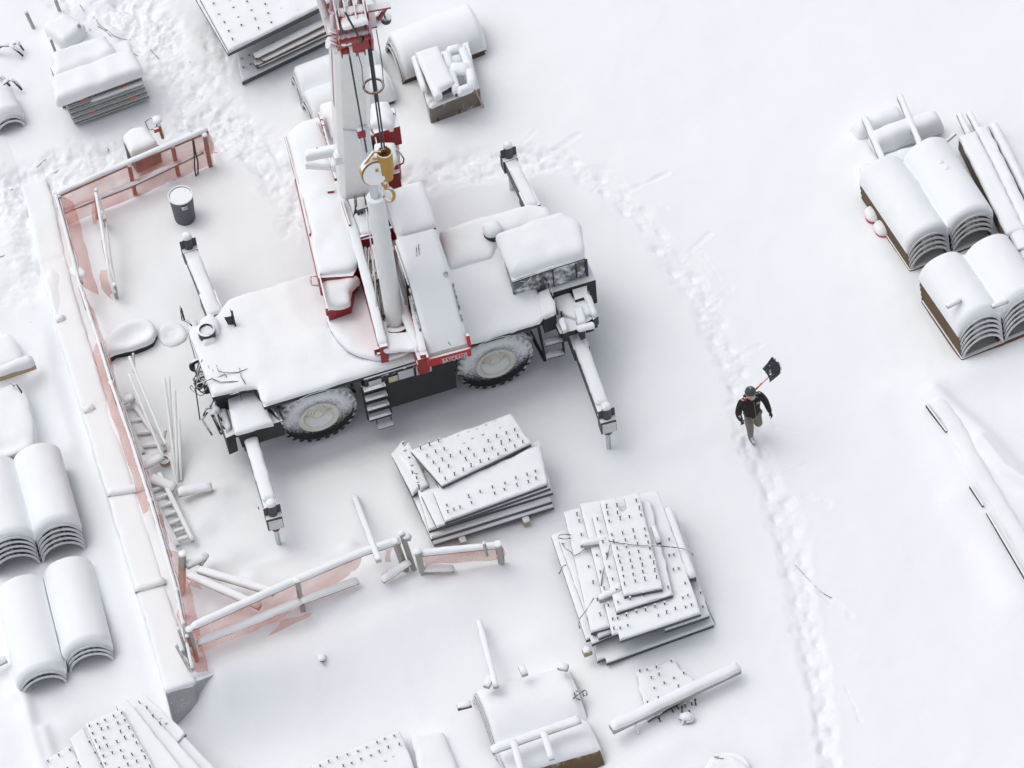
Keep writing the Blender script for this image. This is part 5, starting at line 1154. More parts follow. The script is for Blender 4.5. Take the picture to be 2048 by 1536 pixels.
F4 = thing('net_fence', 'timber fence with pink netting half drowned in the snowdrift at the near side', 'fence', W(560,1200,0), 'net fences round the crane yard')
tA = [W(383,1254,1.0), W(480,1210,1.0), W(597,1158,1.0), W(720,1106,1.05), W(800,1080,1.05)]
mA = [W(394,1284,.55), W(500,1244,.55), W(602,1202,.55)]; mB_ = [W(602,1202,.55), W(716,1160,.40)]
rail_(tA, .10, .09, F4, snow=.11, sw=.16); rail_(mA, .10, .09, F4, snow=.12, sw=.18); rail_(mB_, .10, .09, F4, snow=.11, sw=.17)
rail_([W(764,1160,.45), W(812,1128,.55), W(820,1124,.55)], .10, .09, F4, snow=.10, sw=.16)
post_(W(378,1258,1.0), W(396,1330,-.1), .11, F4, 'woodgrey'); post_(W(594,1160,1.05), W(609,1238,-.1), .11, F4, 'woodgrey'); post_(W(790,1082,1.1), W(815,1150,0), .11, F4, 'woodgrey'); post_(W(803,1066,1.2), W(832,1152,0), .09, F4, 'woodgrey'); post_(W(812,1072,1.1), W(818,1078,1.0), .12, F4, 'woodgrey')
netting([p+V((0,-.06,-.05)) for p in tA[:4]], [W(397,1309,.02), W(500,1268,.05), W(560,1242,.10), W(700,1150,.35)], F4, 9, seed=10)
netting([W(770,1100,1.0), W(786,1094,1.0)], [W(772,1124,.6), W(784,1122,.6)], F4, 5, seed=11)
netting([W(560,1240,.5), W(600,1232,.45), W(634,1222,.35)], [W(536,1272,.05), W(598,1244,.2), W(620,1232,.1)], F4, 5, seed=12); netting([W(762,1150,.4), W(775,1140,.45)], [W(757,1166,.1), W(770,1152,.25)], F4, 3, seed=13)
F5 = thing('net_fence', 'short fence piece with pink netting just below the panel stack', 'fence', W(920,1110,0), 'net fences round the crane yard')
tB = [W(842,1106,.9), W(918,1098,.9), W(1000,1090,.9)]
rail_(tB, .09, .08, F5, snow=.09, sw=.14); rail_([W(848,1138,.35), W(908,1136,.25)], .09, .08, F5, snow=.10, sw=.16)
post_(W(834,1102,1.05), W(850,1162,-.1), .12, F5, 'woodgrey'); post_(W(996,1088,1.0), W(1003,1124,.2), .12, F5, 'woodgrey'); post_(W(968,1086,1.15), W(974,1112,.7), .05, F5, 'woodgrey')
netting([p+V((0,-.05,-.05)) for p in tB], [W(848,1130,.35), W(920,1124,.32), W(1000,1120,.25)], F5, 8, seed=14); netting([W(848,1144,.3), W(908,1138,.25)], [W(850,1152,.1), W(905,1142,.15)], F5, 5, seed=15); netting([W(1000,1090,.9), W(1008,1108,.6)], [W(1002,1120,.3), W(1007,1124,.2)], F5, 3, seed=16)
F6 = thing('corner_brace', 'bundle of old posts and laths standing at the near corner of the fence', 'posts', W(370,1330,0))
for i, (a, b) in enumerate((((357,1258,1.0),(388,1345,-.05)), ((366,1245,1.1),(384,1350,-.05)), ((374,1272,.9),(396,1330,-.05)), ((352,1290,.7),(386,1352,-.05)), ((363,1300,.7),(380,1318,.3)))): post_(W(*a), W(*b), .055, F6, 'woodgrey' if i != 2 else 'woodred', 'lath')
m = MB(); m.beam(W(384,1340,.05), W(370,1362,.05), .03, .05); m.build('lath', 'wood', F6)
netting([W(348,1196,.8), W(362,1222,.9), W(370,1250,.8)], [W(352,1230,.3), W(360,1245,.3), W(366,1262,.4)], F6, 5, seed=17)
# brace frame inside the near corner
T = thing('timber_trestle', 'snowed-in timber trestle lying inside the near fence corner', 'trestle', W(440,1160,0))
post_(W(365,1108,1.0), W(363,1196,-.1), .12, T, 'woodgrey')
rail_([W(372,1130,.75), W(410,1112,.7)], .12, .1, T, 'brace', 'woodgrey', .10, .18); rail_([W(376,1148,.7), W(520,1212,.55)], .11, .10, T, 'brace', 'woodred', .10, .17); rail_([W(395,1138,.65), W(548,1184,.65)], .11, .10, T, 'brace', 'woodred', .10, .17); rail_([W(398,1126,.6), W(412,1106,.6)], .12, .1, T, 'brace', 'woodgrey', .10, .16)
netting([W(376,1160,.5), W(400,1172,.45)], [W(374,1172,.2), W(404,1180,.35)], T, 4, seed=18)

# ------------------------------------------------------------------ leaning laths, ladders
def lath(label, a, b, group, w=.06, h=.035, mt='wood', snow=.02):
    timber(label, a, b, w, h, snow*.7, mt, group, 'lath', 'lath', sw=w*.6)
GLa = 'pale laths leaning inside the wall'
lath('long bare lath leaning from the left, its foot by the ladder, upper one', W(258,712,1.1), W(331,888,.5), GLa); lath('long bare lath leaning below its twin at the left', W(257,745,1.0), W(325,912,.3), GLa)
lath('snowy lath crossing the top of the two long leaning ones', W(266,706,1.0), W(268,745,.6), GLa, mt='woodgrey')
lath('tall pale lath at the left of the upright bundle', W(328,754,1.3), W(352,950,.1), GLa, mt='woodgrey'); lath('tall pale lath in the middle of the upright bundle', W(337,752,1.3), W(346,930,.2), GLa)
lath('pale lath at the right of the upright bundle', W(349,780,1.2), W(355,962,.05), GLa); lath('grey lath closing the right side of the upright bundle', W(357,835,.9), W(362,960,.05), GLa, mt='woodgrey')
lath('short forked stub at the foot of the two leaning laths', W(331,858,.7), W(325,892,.3), GLa, mt='woodgrey'); lath('short stake in front of the upright bundle', W(340,905,.6), W(358,992,.0), GLa, mt='woodgrey')
def ladder_flat(label, a0, a1, b0, b1, z, n, zg=0.0):
    T = thing('timber_ladder', label, 'ladder', W((a0[0]+b1[0])/2, (a0[1]+b1[1])/2, zg), 'snow-choked ladders beside the wall')
    for s0, s1 in ((a0, a1), (b0, b1)): rail_([W(*s0, z), W(*s1, z)], .07, .09, T, 'side_rail', 'woodgrey', .08, .11)
    for k in range(n):
        t = (k+.5)/n; p = W(a0[0]+(a1[0]-a0[0])*t, a0[1]+(a1[1]-a0[1])*t, z-.05); q = W(b0[0]+(b1[0]-b0[0])*t, b0[1]+(b1[1]-b0[1])*t, z-.05)
        rail_([p, q], .06, .05, T, 'rung', 'woodgrey', .06, .08)
ladder_flat('snow-choked ladder lying beside the wall, its rungs showing dark below', (286,960), (355,1090), (318,945), (385,1080), .28, 8)
ladder_flat('shorter snow-choked ladder behind the leaning laths', (236,808), (286,905), (262,800), (330,900), .22, 4)
timber('snowy board lying across the ladder top, left end', W(282,935,.42), W(326,912,.42), .16, .06, .08, 'woodgrey', 'snowy boards across the ladders')
timber('snowy board between ladder and fence, near the wall', W(238,806,.4), W(268,792,.45), .16, .06, .08, 'woodgrey', 'snowy boards across the ladders')
timber('snowy plank with a pale lower edge right of the lath bundle', W(356,985,.35), W(424,972,.30), .20, .05, .12, 'wood', None, 'plank', 'plank')
timber('short board under the snow at the foot of the laths', W(300,955,.35), W(350,975,.3), .20, .06, .10, 'woodgrey', 'snowy boards across the ladders')
T = thing('wooden_bucket', 'brown tub half filled with snow at the foot of the leaning laths', 'tub', W(330,930,0)); m = MB(); m.rev(W(330,928,.1), (0,0,1), [(0,.10),(.16,.12),(.16,.10),(.08,.09),(.08,0)], 16); m.build('tub_body', 'wood', T, 40)

# ------------------------------------------------------------------ bin, loop form, compactor
T = thing('rubbish_bin', 'dark grey plastic bin brimming with snow, left of the crane', 'bin', W(371,440,0))
c_ = W(371,440,-.11); m = MB(); m.rev(c_-V((0,0,.1)), (0,0,1), [(0,.225),(.9,.272),(.95,.285),(.965,.285),(.965,.262),(.86,.255),(.86,0)], 36, cap=False); m.tube([c_+V((-.08,-.285,.76)), c_+V((-.06,-.315,.78)), c_+V((.05,-.315,.78)), c_+V((.08,-.285,.76))], .018, 6); bn = m.build('bin_body', 'can', T, 40)
m = MB(); m.rev(c_+V((0,0,.85)), (0,0,1), [(0,.255),(.008,.2),(.012,.0)], 30, cap=False); m.tube([c_+V((.275*math.cos(q), .275*math.sin(q), .872)) for q in [2*math.pi*i/30 for i in range(30)]], .018, 6, close=True); m.build('snow_cover', 'snow', T, 'all')
m = MB(); m.box(c_+V((.0,-.268,.70)), .13, .012, .09); m.build('white_label', 'plate', T)
T = thing('teardrop_form', 'teardrop-shaped tank form under thick snow beside the bowed fence', 'form', W(260,690,0))
tear = [(207,716),(205,700),(216,678),(238,655),(262,645),(290,643),(308,652),(314,670),(306,686),(290,694),(262,703),(232,708),(214,720)]
m = MB(); m.prism([W(a, b, .16) for a, b in tear], .16); m.build('form_rim', 'black', T)
m = MB(); ctr_ = sum((W(a, b, .2) for a, b in tear), V((0,0,0)))/len(tear); cap(m, [W(a, b, .18) for a, b in tear], h=.22, r=.22, sp=.08, rc=.1, drop=.02, bumps=((ctr_.x+.05, ctr_.y+.02, .36, -.20), (ctr_.x+.35, ctr_.y+.05, .26, -.12))); m.build('snow_cover', 'snow', T, 'all')
T = thing('buried_ring', 'round shallow ring shape under the snow right of the teardrop form', 'form', W(345,680,0))
cc = W(345,672,0); m = MB(); cap(m, [cc+V((.33*math.cos(q), .36*math.sin(q), 0)) for q in [2*math.pi*i/20 for i in range(20)]], h=.12, r=.14, sp=.07, rc=.01, drop=.05, bumps=((cc.x, cc.y, .16, -.09),)); m.build('snow_cover', 'snow', T, 'all')
T = thing('plate_compactor', 'small machine under a snow hood with a chrome hoop, behind the far fence', 'compactor', W(285,300,0))
m = MB(); m.prism([W(a, b, .75) for a, b in ((248,285),(290,262),(318,290),(268,312))], .6); m.rev(W(285,308,.42), (1,.1,0), [(-.25,.2),(.25,.2)], 16); m.build('machine_body', 'black', T, 40)
for k in range(3): m = MB(); m.box(W(272+k*11,306-k*4,.62), .05,.02,.14); m.build('vent', 'plate', T)
m = MB(); cap(m, [W(a, b, .76) for a, b in ((246,278),(262,264),(292,262),(318,292),(300,302),(262,316))], h=.22, r=.16, sp=.07, rc=.08); m.build('snow_cover', 'snow', T, 'all')
m = MB(); m.tube([W(248,285,.72), W(254,305,.4), W(262,322,.1)], .02, 6); m.build('frame_tube', 'chrome', T, 'all')
m = MB(); m.tube([W(290,244,1.0), W(300,236,1.0), W(311,240,1.0), W(314,252,.95), W(307,258,.9), W(298,260,.9), W(291,246,1.0)], .014, 6, close=True); m.build('handle_hoop', 'hose', T, 'all')
m = MB(); m.beam(W(309,238,1.05), W(317,250,.95), .05,.05); m.beam(W(318,250,1.0), W(326,276,.45), .06,.06); m.build('yellow_arm', 'yellow', T); m = MB(); m.box(W(313,260,.9), .12,.05,.12); m.build('orange_tag', 'orange', T)
m = MB(); blob(m, W(314,240,1.08), .10, .12, .08, wa=.01); m.build('snow_cover', 'snow', T, 'all')

# ------------------------------------------------------------------ steel scaffold planks, top left
GP = 'perforated steel planks stacked at the top left'
fl_, fr2 = W(150,250,.10), W(299,196,.10); x_ = (fr2-fl_).normalized(); y_ = V((-x_.y, x_.x, 0)); Lp = (fr2-fl_).length
for k in range(7):
    z = .10+.135*k; o = fl_+V((0,0,.135*k))+x_*(-.02*k if k < 4 else -.06)+y_*(.03*k); dep = .95
    T = thing('steel_plank', ['lowest','second lowest','third','fourth','fifth','sixth','topmost snow-laden'][k]+' perforated steel plank of the stack at the top left'+('' if k == 6 else ', counting from the ground' if k > 1 else ''), 'steel plank', o, GP)
    m = MB(); c_ = o+x_*Lp/2+y_*dep/2+V((0,0,.055)); m.box(c_, Lp, dep, .115, math.atan2(x_.y, x_.x)); m.box(o+x_*Lp/2-y_*.012+V((0,0,.105)), Lp, .03, .016, math.atan2(x_.y, x_.x)); m.box(o+x_*Lp/2-y_*.012+V((0,0,.010)), Lp, .03, .016, math.atan2(x_.y, x_.x)); m.build('plank_body', 'plank', T)
    m = MB()
    for j in range(14):
        p = o+x_*(Lp*(j+.5+.25*(k % 2))/14.5)-y_*.003+V((0,0,.045+.03*(j % 2))); m.box(p, .045,.008,.028, math.atan2(x_.y, x_.x))
    hm = m.build('punched_holes', 'hole', T); hm['kind'] = 'stuff'
    if k in (1, 4, 5):
        for t in {1:(.28,.80), 4:(.22,.76), 5:(.25,.45)}[k]: m = MB(); m.box(o+x_*Lp*t-y_*.006+V((0,0,.06)), .12,.012,.10, math.atan2(x_.y, x_.x)); m.build('orange_mark', 'orange', T)
    if k == 3: m = MB(); loaf(m, o+x_*Lp*.3-y_*.02+V((0,0,.115)), o+x_*Lp-y_*.02+V((0,0,.115)), .09, .05); m.build('snow_cover', 'snow', T, 'all')
    if k == 6:
        z9 = .10+.135*7; qd = [W(a, b, z9) for a, b in ((103,163),(264,104),(290,150),(113,216))]
        m = MB(); cap(m, qd, h=.26, r=.15, sp=.09, rc=.1, drop=.03); qd = [W(a, b, z9) for a, b in ((106,118),(212,78),(236,116),(110,166))]; cap(m, qd, h=.30, r=.15, sp=.09, rc=.1, drop=.4); m.build('snow_cover', 'snow', T, 'all')
T = thing('plank_bundle', 'second bundle of planks under snow right behind the orange-marked stack', 'planks', W(170,140,0)); m = MB(); m.prism([W(a, b, 1.0) for a, b in ((108,122),(210,84),(232,116),(112,160))], 1.0); m.build('bundle_body', 'plank', T)
T = thing('low_bundle', 'low snow-covered bundle with stakes behind the plank stack', 'bundle', W(160,70,0)); m = MB(); cap(m, [W(a, b, .22) for a, b in ((85,60),(130,30),(175,60),(130,95))], h=.2, r=.2, sp=.09, rc=.15, drop=.3); m.build('snow_cover', 'snow', T, 'all')
m = MB(); m.prism([W(a, b, .22) for a, b in ((92,62),(130,36),(168,62),(130,88))], .2); m.build('bundle_body', 'wood', T)
for a, b, l in (((52,24),(69,60),'snow-tipped stake left of the low bundle'), ((101,78),(113,109),'stake at the back left of the plank stack'), ((156,47),(166,72),'stake in front of the low bundle, right one'), ((110,-2),(120,24),'stake at the top edge near the dark twigs')):
    T = thing('stake', l, 'stake', W(*b, 0), 'timber stakes at the top left'); post_(W(*a, .55), W(*b, -.02), .06, T, 'woodgrey')
# bent tube handles at the left edge
GH = 'bent steel hoops at the left edge'
for pts, l in (([(-14,104),(4,92),(20,92),(30,98),(46,112)], 'upper hoop at the left edge'), ([(22,90),(34,86),(40,90),(47,100)], 'small outer hoop beside the upper one'), ([(-10,188),(8,168),(20,160),(28,163),(44,180)], 'middle hoop at the left edge'), ([(-10,148),(4,156),(20,172)], 'short hoop just above the middle one'), ([(-10,222),(10,204),(22,200),(32,206)], 'lower hoop at the left edge, above the half-round shell')):
    z = .35; T = thing('steel_hoop', l, 'hoop', W(pts[1][0], pts[1][1], 0), GH); P_ = [W(a, b, z if 0 < i < len(pts)-1 else .12) for i, (a, b) in enumerate(pts)]
    m = MB(); m.tube(P_, .025, 7); m.build('tube', 'dark', T, 'all'); m = MB()
    for a, b in zip(P_[:-1], P_[1:]): loaf(m, a+V((0,.03,.012)), b+V((0,.03,.012)), .09, .045, taper=.01)
    m.build('snow_cover', 'snow', T, 'all')
shell_stack('pile at the left edge beside the hoops', ((-8,275),(52,252)), .0, 2, .9, .1, None, snow=.22)
# grey timber corner at the left edge, T-shaped prop
T = thing('dark_block', 'dark block end showing at the left edge below the hoops', 'block', W(2,515,-.3)); m = MB(); m.box(W(-2,512,-.1), .26,.24,.22); m.build('block_body', 'plank', T, bevel=.02)
zt_ = gz(40, 740); timber('thick snow-laden beam reaching in from the left edge', W(-20,752,zt_+.55), W(68,722,zt_+.55), .24, .16, .20, 'wood', None)
T = thing('machine_mound', 'shapeless machine buried in snow at the left edge under the thick beam', 'machine', W(20,820,gz(20,820)))
zz_ = gz(30, 860); m = MB(); m.box(W(10,840,zz_+.2), .8, 1.2, .5); m.build('machine_body', 'panel', T, bevel=.05)
m = MB(); cap(m, [W(a, b, zz_+.45) for a, b in ((-30,690),(20,670),(44,700),(48,730),(-20,760))], h=.25, r=.28, sp=.09, rc=.2, drop=.6, wa=.03); cap(m, [W(a, b, zz_+.42) for a, b in ((-30,790),(40,768),(58,800),(72,860),(70,905),(-20,930))], h=.2, r=.24, sp=.09, rc=.15, drop=.6, wa=.03, bumps=((W(10,880,0).x, W(10,880,0).y, .4, -.15),)); m.build('snow_cover', 'snow', T, 'all')
m = MB(); m.tube([W(22,764,zz_+.75), W(28,772,zz_+.7), W(33,768,zz_+.75), W(42,782,zz_+.6), W(46,800,zz_+.5)], .02, 6); m.build('hose', 'hose', T, 'all')
timber('half-buried board just left of the lowest shell stack', W(-20,1330,gz(0,1330)+.35), W(12,1316,gz(0,1330)+.35), .14, .10, .10, 'woodgrey', None)

# ------------------------------------------------------------------ pallet crate with formwork on it
T = thing('pallet_crate', 'weathered pallet crate in torn plastic at the top, under snowy frames', 'crate', W(905,225,0))
base4 = [(832,150),(935,112),(960,212),(858,252)]
m = MB(); m.prism([W(a, b-36, .62) for a, b in base4], .62); m.build('crate_body', 'wrap', T, bevel=.03)
a, b = W(860,252,.02), W(958,212,.02)
for t, w_ in ((.12,.18),(.5,.3),(.86,.2)): m = MB(); m.box(a.lerp(b, t)+V((0,.06,.10)), w_, .1, .16); m.build('pallet_foot', 'rust', T)
m = MB(); p = [W(x, y, .64) for x, y in ((852,200),(955,162),(958,176),(862,218))]; cap(m, p, h=.07, r=.06, sp=.06); p = [W(x, y, .64) for x, y in ((828,118),(850,108),(872,206),(856,212))]; cap(m, p, h=.12, r=.09, sp=.06); m.build('snow_cover', 'snow', T, 'all')
T = thing('frame_form', 'snow-padded rectangular frame on the right of the pallet crate', 'frame', W(915,130,.6))
m = MB(); fr3 = [W(x, y, .98) for x, y in ((893,108),(924,100),(940,142),(945,178),(915,190),(900,142))]; m.tube(fr3, .07, 8, close=True); m.tube([fr3[5], fr3[2]], .07, 8); m.build('frame_tube', 'plaster', T, 'all')
m = MB()
for i in range(6): loaf(m, fr3[i]+V((0,0,.03)), fr3[(i+1) % 6]+V((0,0,.03)), .21, .15, taper=.01)
loaf(m, fr3[5]+V((0,0,.03)), fr3[2]+V((0,.0,.03)), .34, .17, taper=.02); m.build('snow_cover', 'snow', T, 'all')
T = thing('box_form', 'snow-capped box form with a dark edge on top of the pallet crate', 'form', W(870,150,.6))
m = MB(); m.prism([W(x, y, 1.12) for x, y in ((834,112),(878,100),(908,172),(868,188))], .16); m.build('form_body', 'black', T); m = MB(); cap(m, [W(x, y, 1.13) for x, y in ((830,110),(876,96),(910,170),(882,184),(886,196),(870,202))], h=.15, r=.12, sp=.07, rc=.05); m.build('snow_cover', 'snow', T, 'all')
m = MB(); m.tube([W(828,118,.9), W(838,142,.9), W(850,180,.85)], .05, 7); m.build('side_tube', 'plaster', T, 'all'); m = MB(); loaf(m, W(828,114,.95), W(850,184,.9), .16, .13); m.build('snow_cover', 'snow', T, 'all')
timber('thin yellow lath leaning on the right end of the pallet crate', W(952,182,.6), W(968,216,.0), .04, .04, .02, 'wood', None, 'lath', 'lath')

# ------------------------------------------------------------------ right-hand group
def roll(label, a, b, z, r, snow, mt='black'):
    A = W(*a, z); B = W(*b, z); T = thing('roll', label, 'roll', (A+B)/2-V((0,0,r)), 'snow-covered rolls at the right'); m = MB(); m.tube([A, A.lerp(B,.5), B], r, 18); m.build('roll_body', mt, T, 40)
    d = (B-A).normalized(); m = MB(); loaf(m, A-d*.06+V((0,0,-.02)), B+d*.06+V((0,0,-.02)), r*2.5, r+snow, n=15, taper=.2, drop=.05, wa=.02); m.build('snow_cover', 'snow', T, 'all')
roll('front snow-covered roll with dark ends, right-hand group', (1747,292), (1876,248), .26, .20, .24); roll('rear snow-covered roll behind the two leaning beams, right-hand group', (1712,268), (1800,236), .04, .18, .2)
timber('tall thin beam lying over the rolls, the right one', W(1799,190,.62), W(1866,352,.72), .13, .12, .10, 'woodgrey', 'thin beams over the rolls'); timber('shorter thin beam lying over the rolls, the left one', W(1729,234,.5), W(1770,330,.55), .13, .12, .10, 'woodgrey', 'thin beams over the rolls')
timber('short bar end beside the front roll', W(1846,294,.62), W(1872,283,.62), .10, .10, .08, 'panel', None, 'bar_end', 'bar'); timber('thin snowy lath propped against the long box beam', W(1866,306,.25), W(1912,266,.7), .05, .05, .05, 'woodgrey', None, 'lath', 'lath')
T = thing('snowy_board', 'broad board buried between the rolls and the half-round shells', 'board', W(1800,330,0)); m = MB(); m.prism([W(a, b, .28) for a, b in ((1762,318),(1838,292),(1852,322),(1778,350))], .25); m.build('board_body', 'woodgrey', T); m = MB(); cap(m, [W(a, b, .28) for a, b in ((1758,318),(1842,290),(1858,322),(1778,352))], h=.14, r=.14, sp=.08, rc=.1, drop=.3); m.build('snow_cover', 'snow', T, 'all')
T = thing('buried_box', 'low box buried in snow left of the half-round shells at the right', 'box', W(1740,360,0)); m = MB(); m.prism([W(a, b, .15) for a, b in ((1722,338),(1760,328),(1772,358),(1730,378))], .2); m.build('box_body', 'panel', T); m = MB(); cap(m, [W(a, b, .15) for a, b in ((1718,336),(1764,322),(1780,350),(1765,372),(1726,380))], h=.16, r=.16, sp=.08, rc=.1, drop=.3); m.build('snow_cover', 'snow', T, 'all')
for (a, b), l in (((1881,325),'upper of two small snow-capped cans on the shells'), ((1893,337),'lower of two small snow-capped cans on the shells')):
    z = 1.12; p = W(a, b, z); T = thing('small_can', l, 'can', p-V((0,0,.12)), 'small cans on the right-hand shells'); m = MB(); m.rev(p-V((0,0,.15)), (0,0,1), [(0,.055),(.15,.06)], 14); m.build('can_body', 'dark', T, 40); m = MB(); blob(m, p, .07, .07, .06, wa=.004, flat=.9); m.build('snow_cover', 'snow', T, 'all')
for (a, b), l in (((1748,436),'upper red bucket under a snow cap beside the shells'), ((1767,464),'lower red bucket under a snow cap beside the shells')):
    p = W(a, b, 0); T = thing('red_bucket', l, 'bucket', p, 'red buckets beside the right-hand shells'); m = MB(); m.rev(p-V((0,0,.05)), (0,0,1), [(0,.19),(.14,.195),(.15,.17)], 24); m.build('bucket_body', 'cone', T, 40); m = MB(); blob(m, p+V((.02,.03,.10)), .21, .21, .16, wa=.01, flat=.9); m.build('snow_cover', 'snow', T, 'all')
GBX = 'long timber box beams at the right edge'
for (A, B, w, hh, z, l) in (((1934,272),(2032,470),.40,.38,.50,'leftmost long box beam with its brown side showing, right edge'), ((1962,258),(2110,560),.28,.30,.42,'middle long box beam at the right edge'), ((2010,420),(2100,600),.34,.34,.46,'nearest box beam under a lath at the right edge'), ((1985,250),(2130,540),.20,.2,.30,'outermost thin box beam at the right edge')):
    T = thing('box_beam', l, 'box beam', W((A[0]+B[0])/2, (A[1]+B[1])/2, 0), GBX); a = W(*A, z); b = W(*B, z); m = MB(); m.beam(a-V((0,0,hh/2)), b-V((0,0,hh/2)), w, hh); m.build('beam_body', 'woodgrey' if w != .40 else mat('brown_weathered_timber', (.17,.14,.11), .9, amp=.6, lo=.5, hi=.75, var=.3), T, bevel=.01)
    y = (b-a).normalized(); x = V((y.y, -y.x, 0)); m = MB(); cap(m, [a+x*w*.54, b+x*w*.54, b-x*w*.54, a-x*w*.54], h=.13, r=.11, sp=.08, rc=.05, drop=.02, wa=.02); m.build('snow_cover', 'snow', T, 'all')
for a, b, l in (((1918,226),(1924,242),'left stub of timber at the far end of the box beams'), ((1938,224),(1944,236),'right stub of timber at the far end of the box beams')): timber(l, W(*a, .45), W(b[0]+14, b[1]+28, .45), .12, .10, .06, 'woodgrey', 'stubs at the far end of the box beams', 'timber_stub', 'timber')
timber('thin lath lying across the nearest box beam at the right edge', W(2034,498,.62), W(2075,486,.62), .07, .06, .05, 'woodgrey', 'laths across the nearest box beam', 'lath', 'lath'); timber('second thin lath across the nearest box beam at the right edge', W(2036,520,.62), W(2090,500,.62), .07, .06, .05, 'woodgrey', 'laths across the nearest box beam', 'lath', 'lath')
for a, b, l in (((1894,612),(1922,598),'dark-ended stick on the near left shells at the right edge'), ((1984,612),(2016,600),'longer pale stick on the near right shells at the right edge')): timber(l, W(*a, 1.32), W(*b, 1.32), .08, .07, .06, 'woodgrey', 'sticks on the near right-hand shells', 'stick', 'stick')
# long steel beam almost lost under the drift
T = thing('steel_girder', 'long steel girder almost buried in a drift at the right, its dark edge showing', 'girder', G(1960,1000))
m = MB()
for (a, b, h1, h2) in (((1853,808),(1893,862),.10,.06), ((1893,862),(1940,970),-.10,-.10), ((1940,970),(1966,1010),.09,.07), ((1966,1010),(1974,1024),-.02,-.02), ((1974,1024),(2052,1156),.07,.11), ((2052,1156),(2120,1275),.11,.11)):
    A_ = G(*a, h1); B_ = G(*b, h2); m.beam(A_-V((0,0,.1)), B_-V((0,0,.1)), .04, .20)
m.build('web_edge', 'black', T)
m = MB(); loafp(m, [G(1868,800,-.03), G(1905,850,-.03), G(1950,935,-.04), G(1990,1000,-.04), G(2068,1130,-.03), G(2140,1250,-.03)], .42, .13, n=13, taper=.3, drop=.12); m.build('snow_cover', 'snow', T, 'all')

# ------------------------------------------------------------------ small dark rubble and twigs in the trodden snow
rnd = random.Random(12)
for k, (a, b) in enumerate([(28,370),(22,378),(40,362),(64,352),(110,345),(118,342),(124,346),(140,343),(180,60),(172,66),(186,36),(190,38),(370,120),(386,150),(380,126),(75,648),(64,647),(645,1320),(215,302),(262,258)]):
    p = G(a, b, -.02); r = rnd.uniform(.02, .055); m = MB(); vs = [p+V((rnd.uniform(-1,1), rnd.uniform(-1,1), rnd.uniform(-.2,1)))*r for _ in range(9)]
    bm = bmesh.new(); [bm.verts.new(v) for v in vs]; bmesh.ops.convex_hull(bm, input=bm.verts); bm.verts.index_update(); bm.verts.ensure_lookup_table()
    m.add([v.co.copy() for v in bm.verts], [tuple(v.index for v in f.verts) for f in bm.faces]); bm.free()
    solo(m, 'stone', 'dark', 'small dark stone showing through the snow', 'stone', 'dark stones showing through the snow')
for k, pts in enumerate([[(160,10),(168,22)], [(186,26),(196,46),(214,62)], [(196,52),(208,60),(222,72)], [(212,58),(228,72),(244,78),(262,80)], [(244,96),(262,104),(276,112)], [(300,98),(318,118)], [(60,348),(78,330),(92,318)], [(1590,1130),(1640,1182),(1662,1196)], [(1648,1188),(1664,1196)]]):
    m = MB(); m.tube([G(a, b, .0+.02*math.sin(i)) for i, (a, b) in enumerate(pts)], .004 if pts[0][0] > 1500 else .007, 5); solo(m, 'twig', 'hose', 'thin dark twig or cable half sunk in the snow', 'twig', 'dark twigs half sunk in the snow', smooth='all')
T = thing('small_bracket', 'tiny snow-capped bracket alone on the slope below the near fence', 'bracket', G(645,1322)); p = G(645,1322); m = MB(); m.box(p+V((0,0,.06)), .10,.06,.08); m.tube([p, p+V((.02,-.12,-.02))], .01, 5); m.tube([p+V((0,0,.04)), p+V((.10,.05,.08))], .01, 5); m.build('bracket_body', 'dark', T); m = MB(); blob(m, p+V((0,.02,.09)), .08,.08,.07, wa=.004); m.build('snow_cover', 'snow', T, 'all')

# ------------------------------------------------------------------ the man with the shovel
def skin_mesh(name, nodes, links, m, parent, off, sub=2, root=0):
    me = bpy.data.meshes.new(name); me.from_pydata([V(n[0]) for n in nodes], links, []); o = bpy.data.objects.new(name, me); S.collection.objects.link(o)
    sk = o.modifiers.new('s', 'SKIN'); sk.use_smooth_shade = True; sk.branch_smoothing = .4
    for i, n in enumerate(nodes):
        r = n[1] if isinstance(n[1], tuple) else (n[1], n[1]); me.skin_vertices[0].data[i].radius = r
    me.skin_vertices[0].data[root].use_root = True
    sb = o.modifiers.new('u', 'SUBSURF'); sb.levels = sub; sb.render_levels = sub
    bpy.context.view_layer.update(); dg = bpy.context.evaluated_depsgraph_get(); e = o.evaluated_get(dg)
    m2 = bpy.data.meshes.new_from_object(e); m2.name = name; bpy.data.objects.remove(o)
    m2.transform(Matrix.Translation(off)); m2.materials.clear(); m2.materials.append(M[m]); m2.polygons.foreach_set('use_smooth', [True]*len(m2.polygons))
    return m2
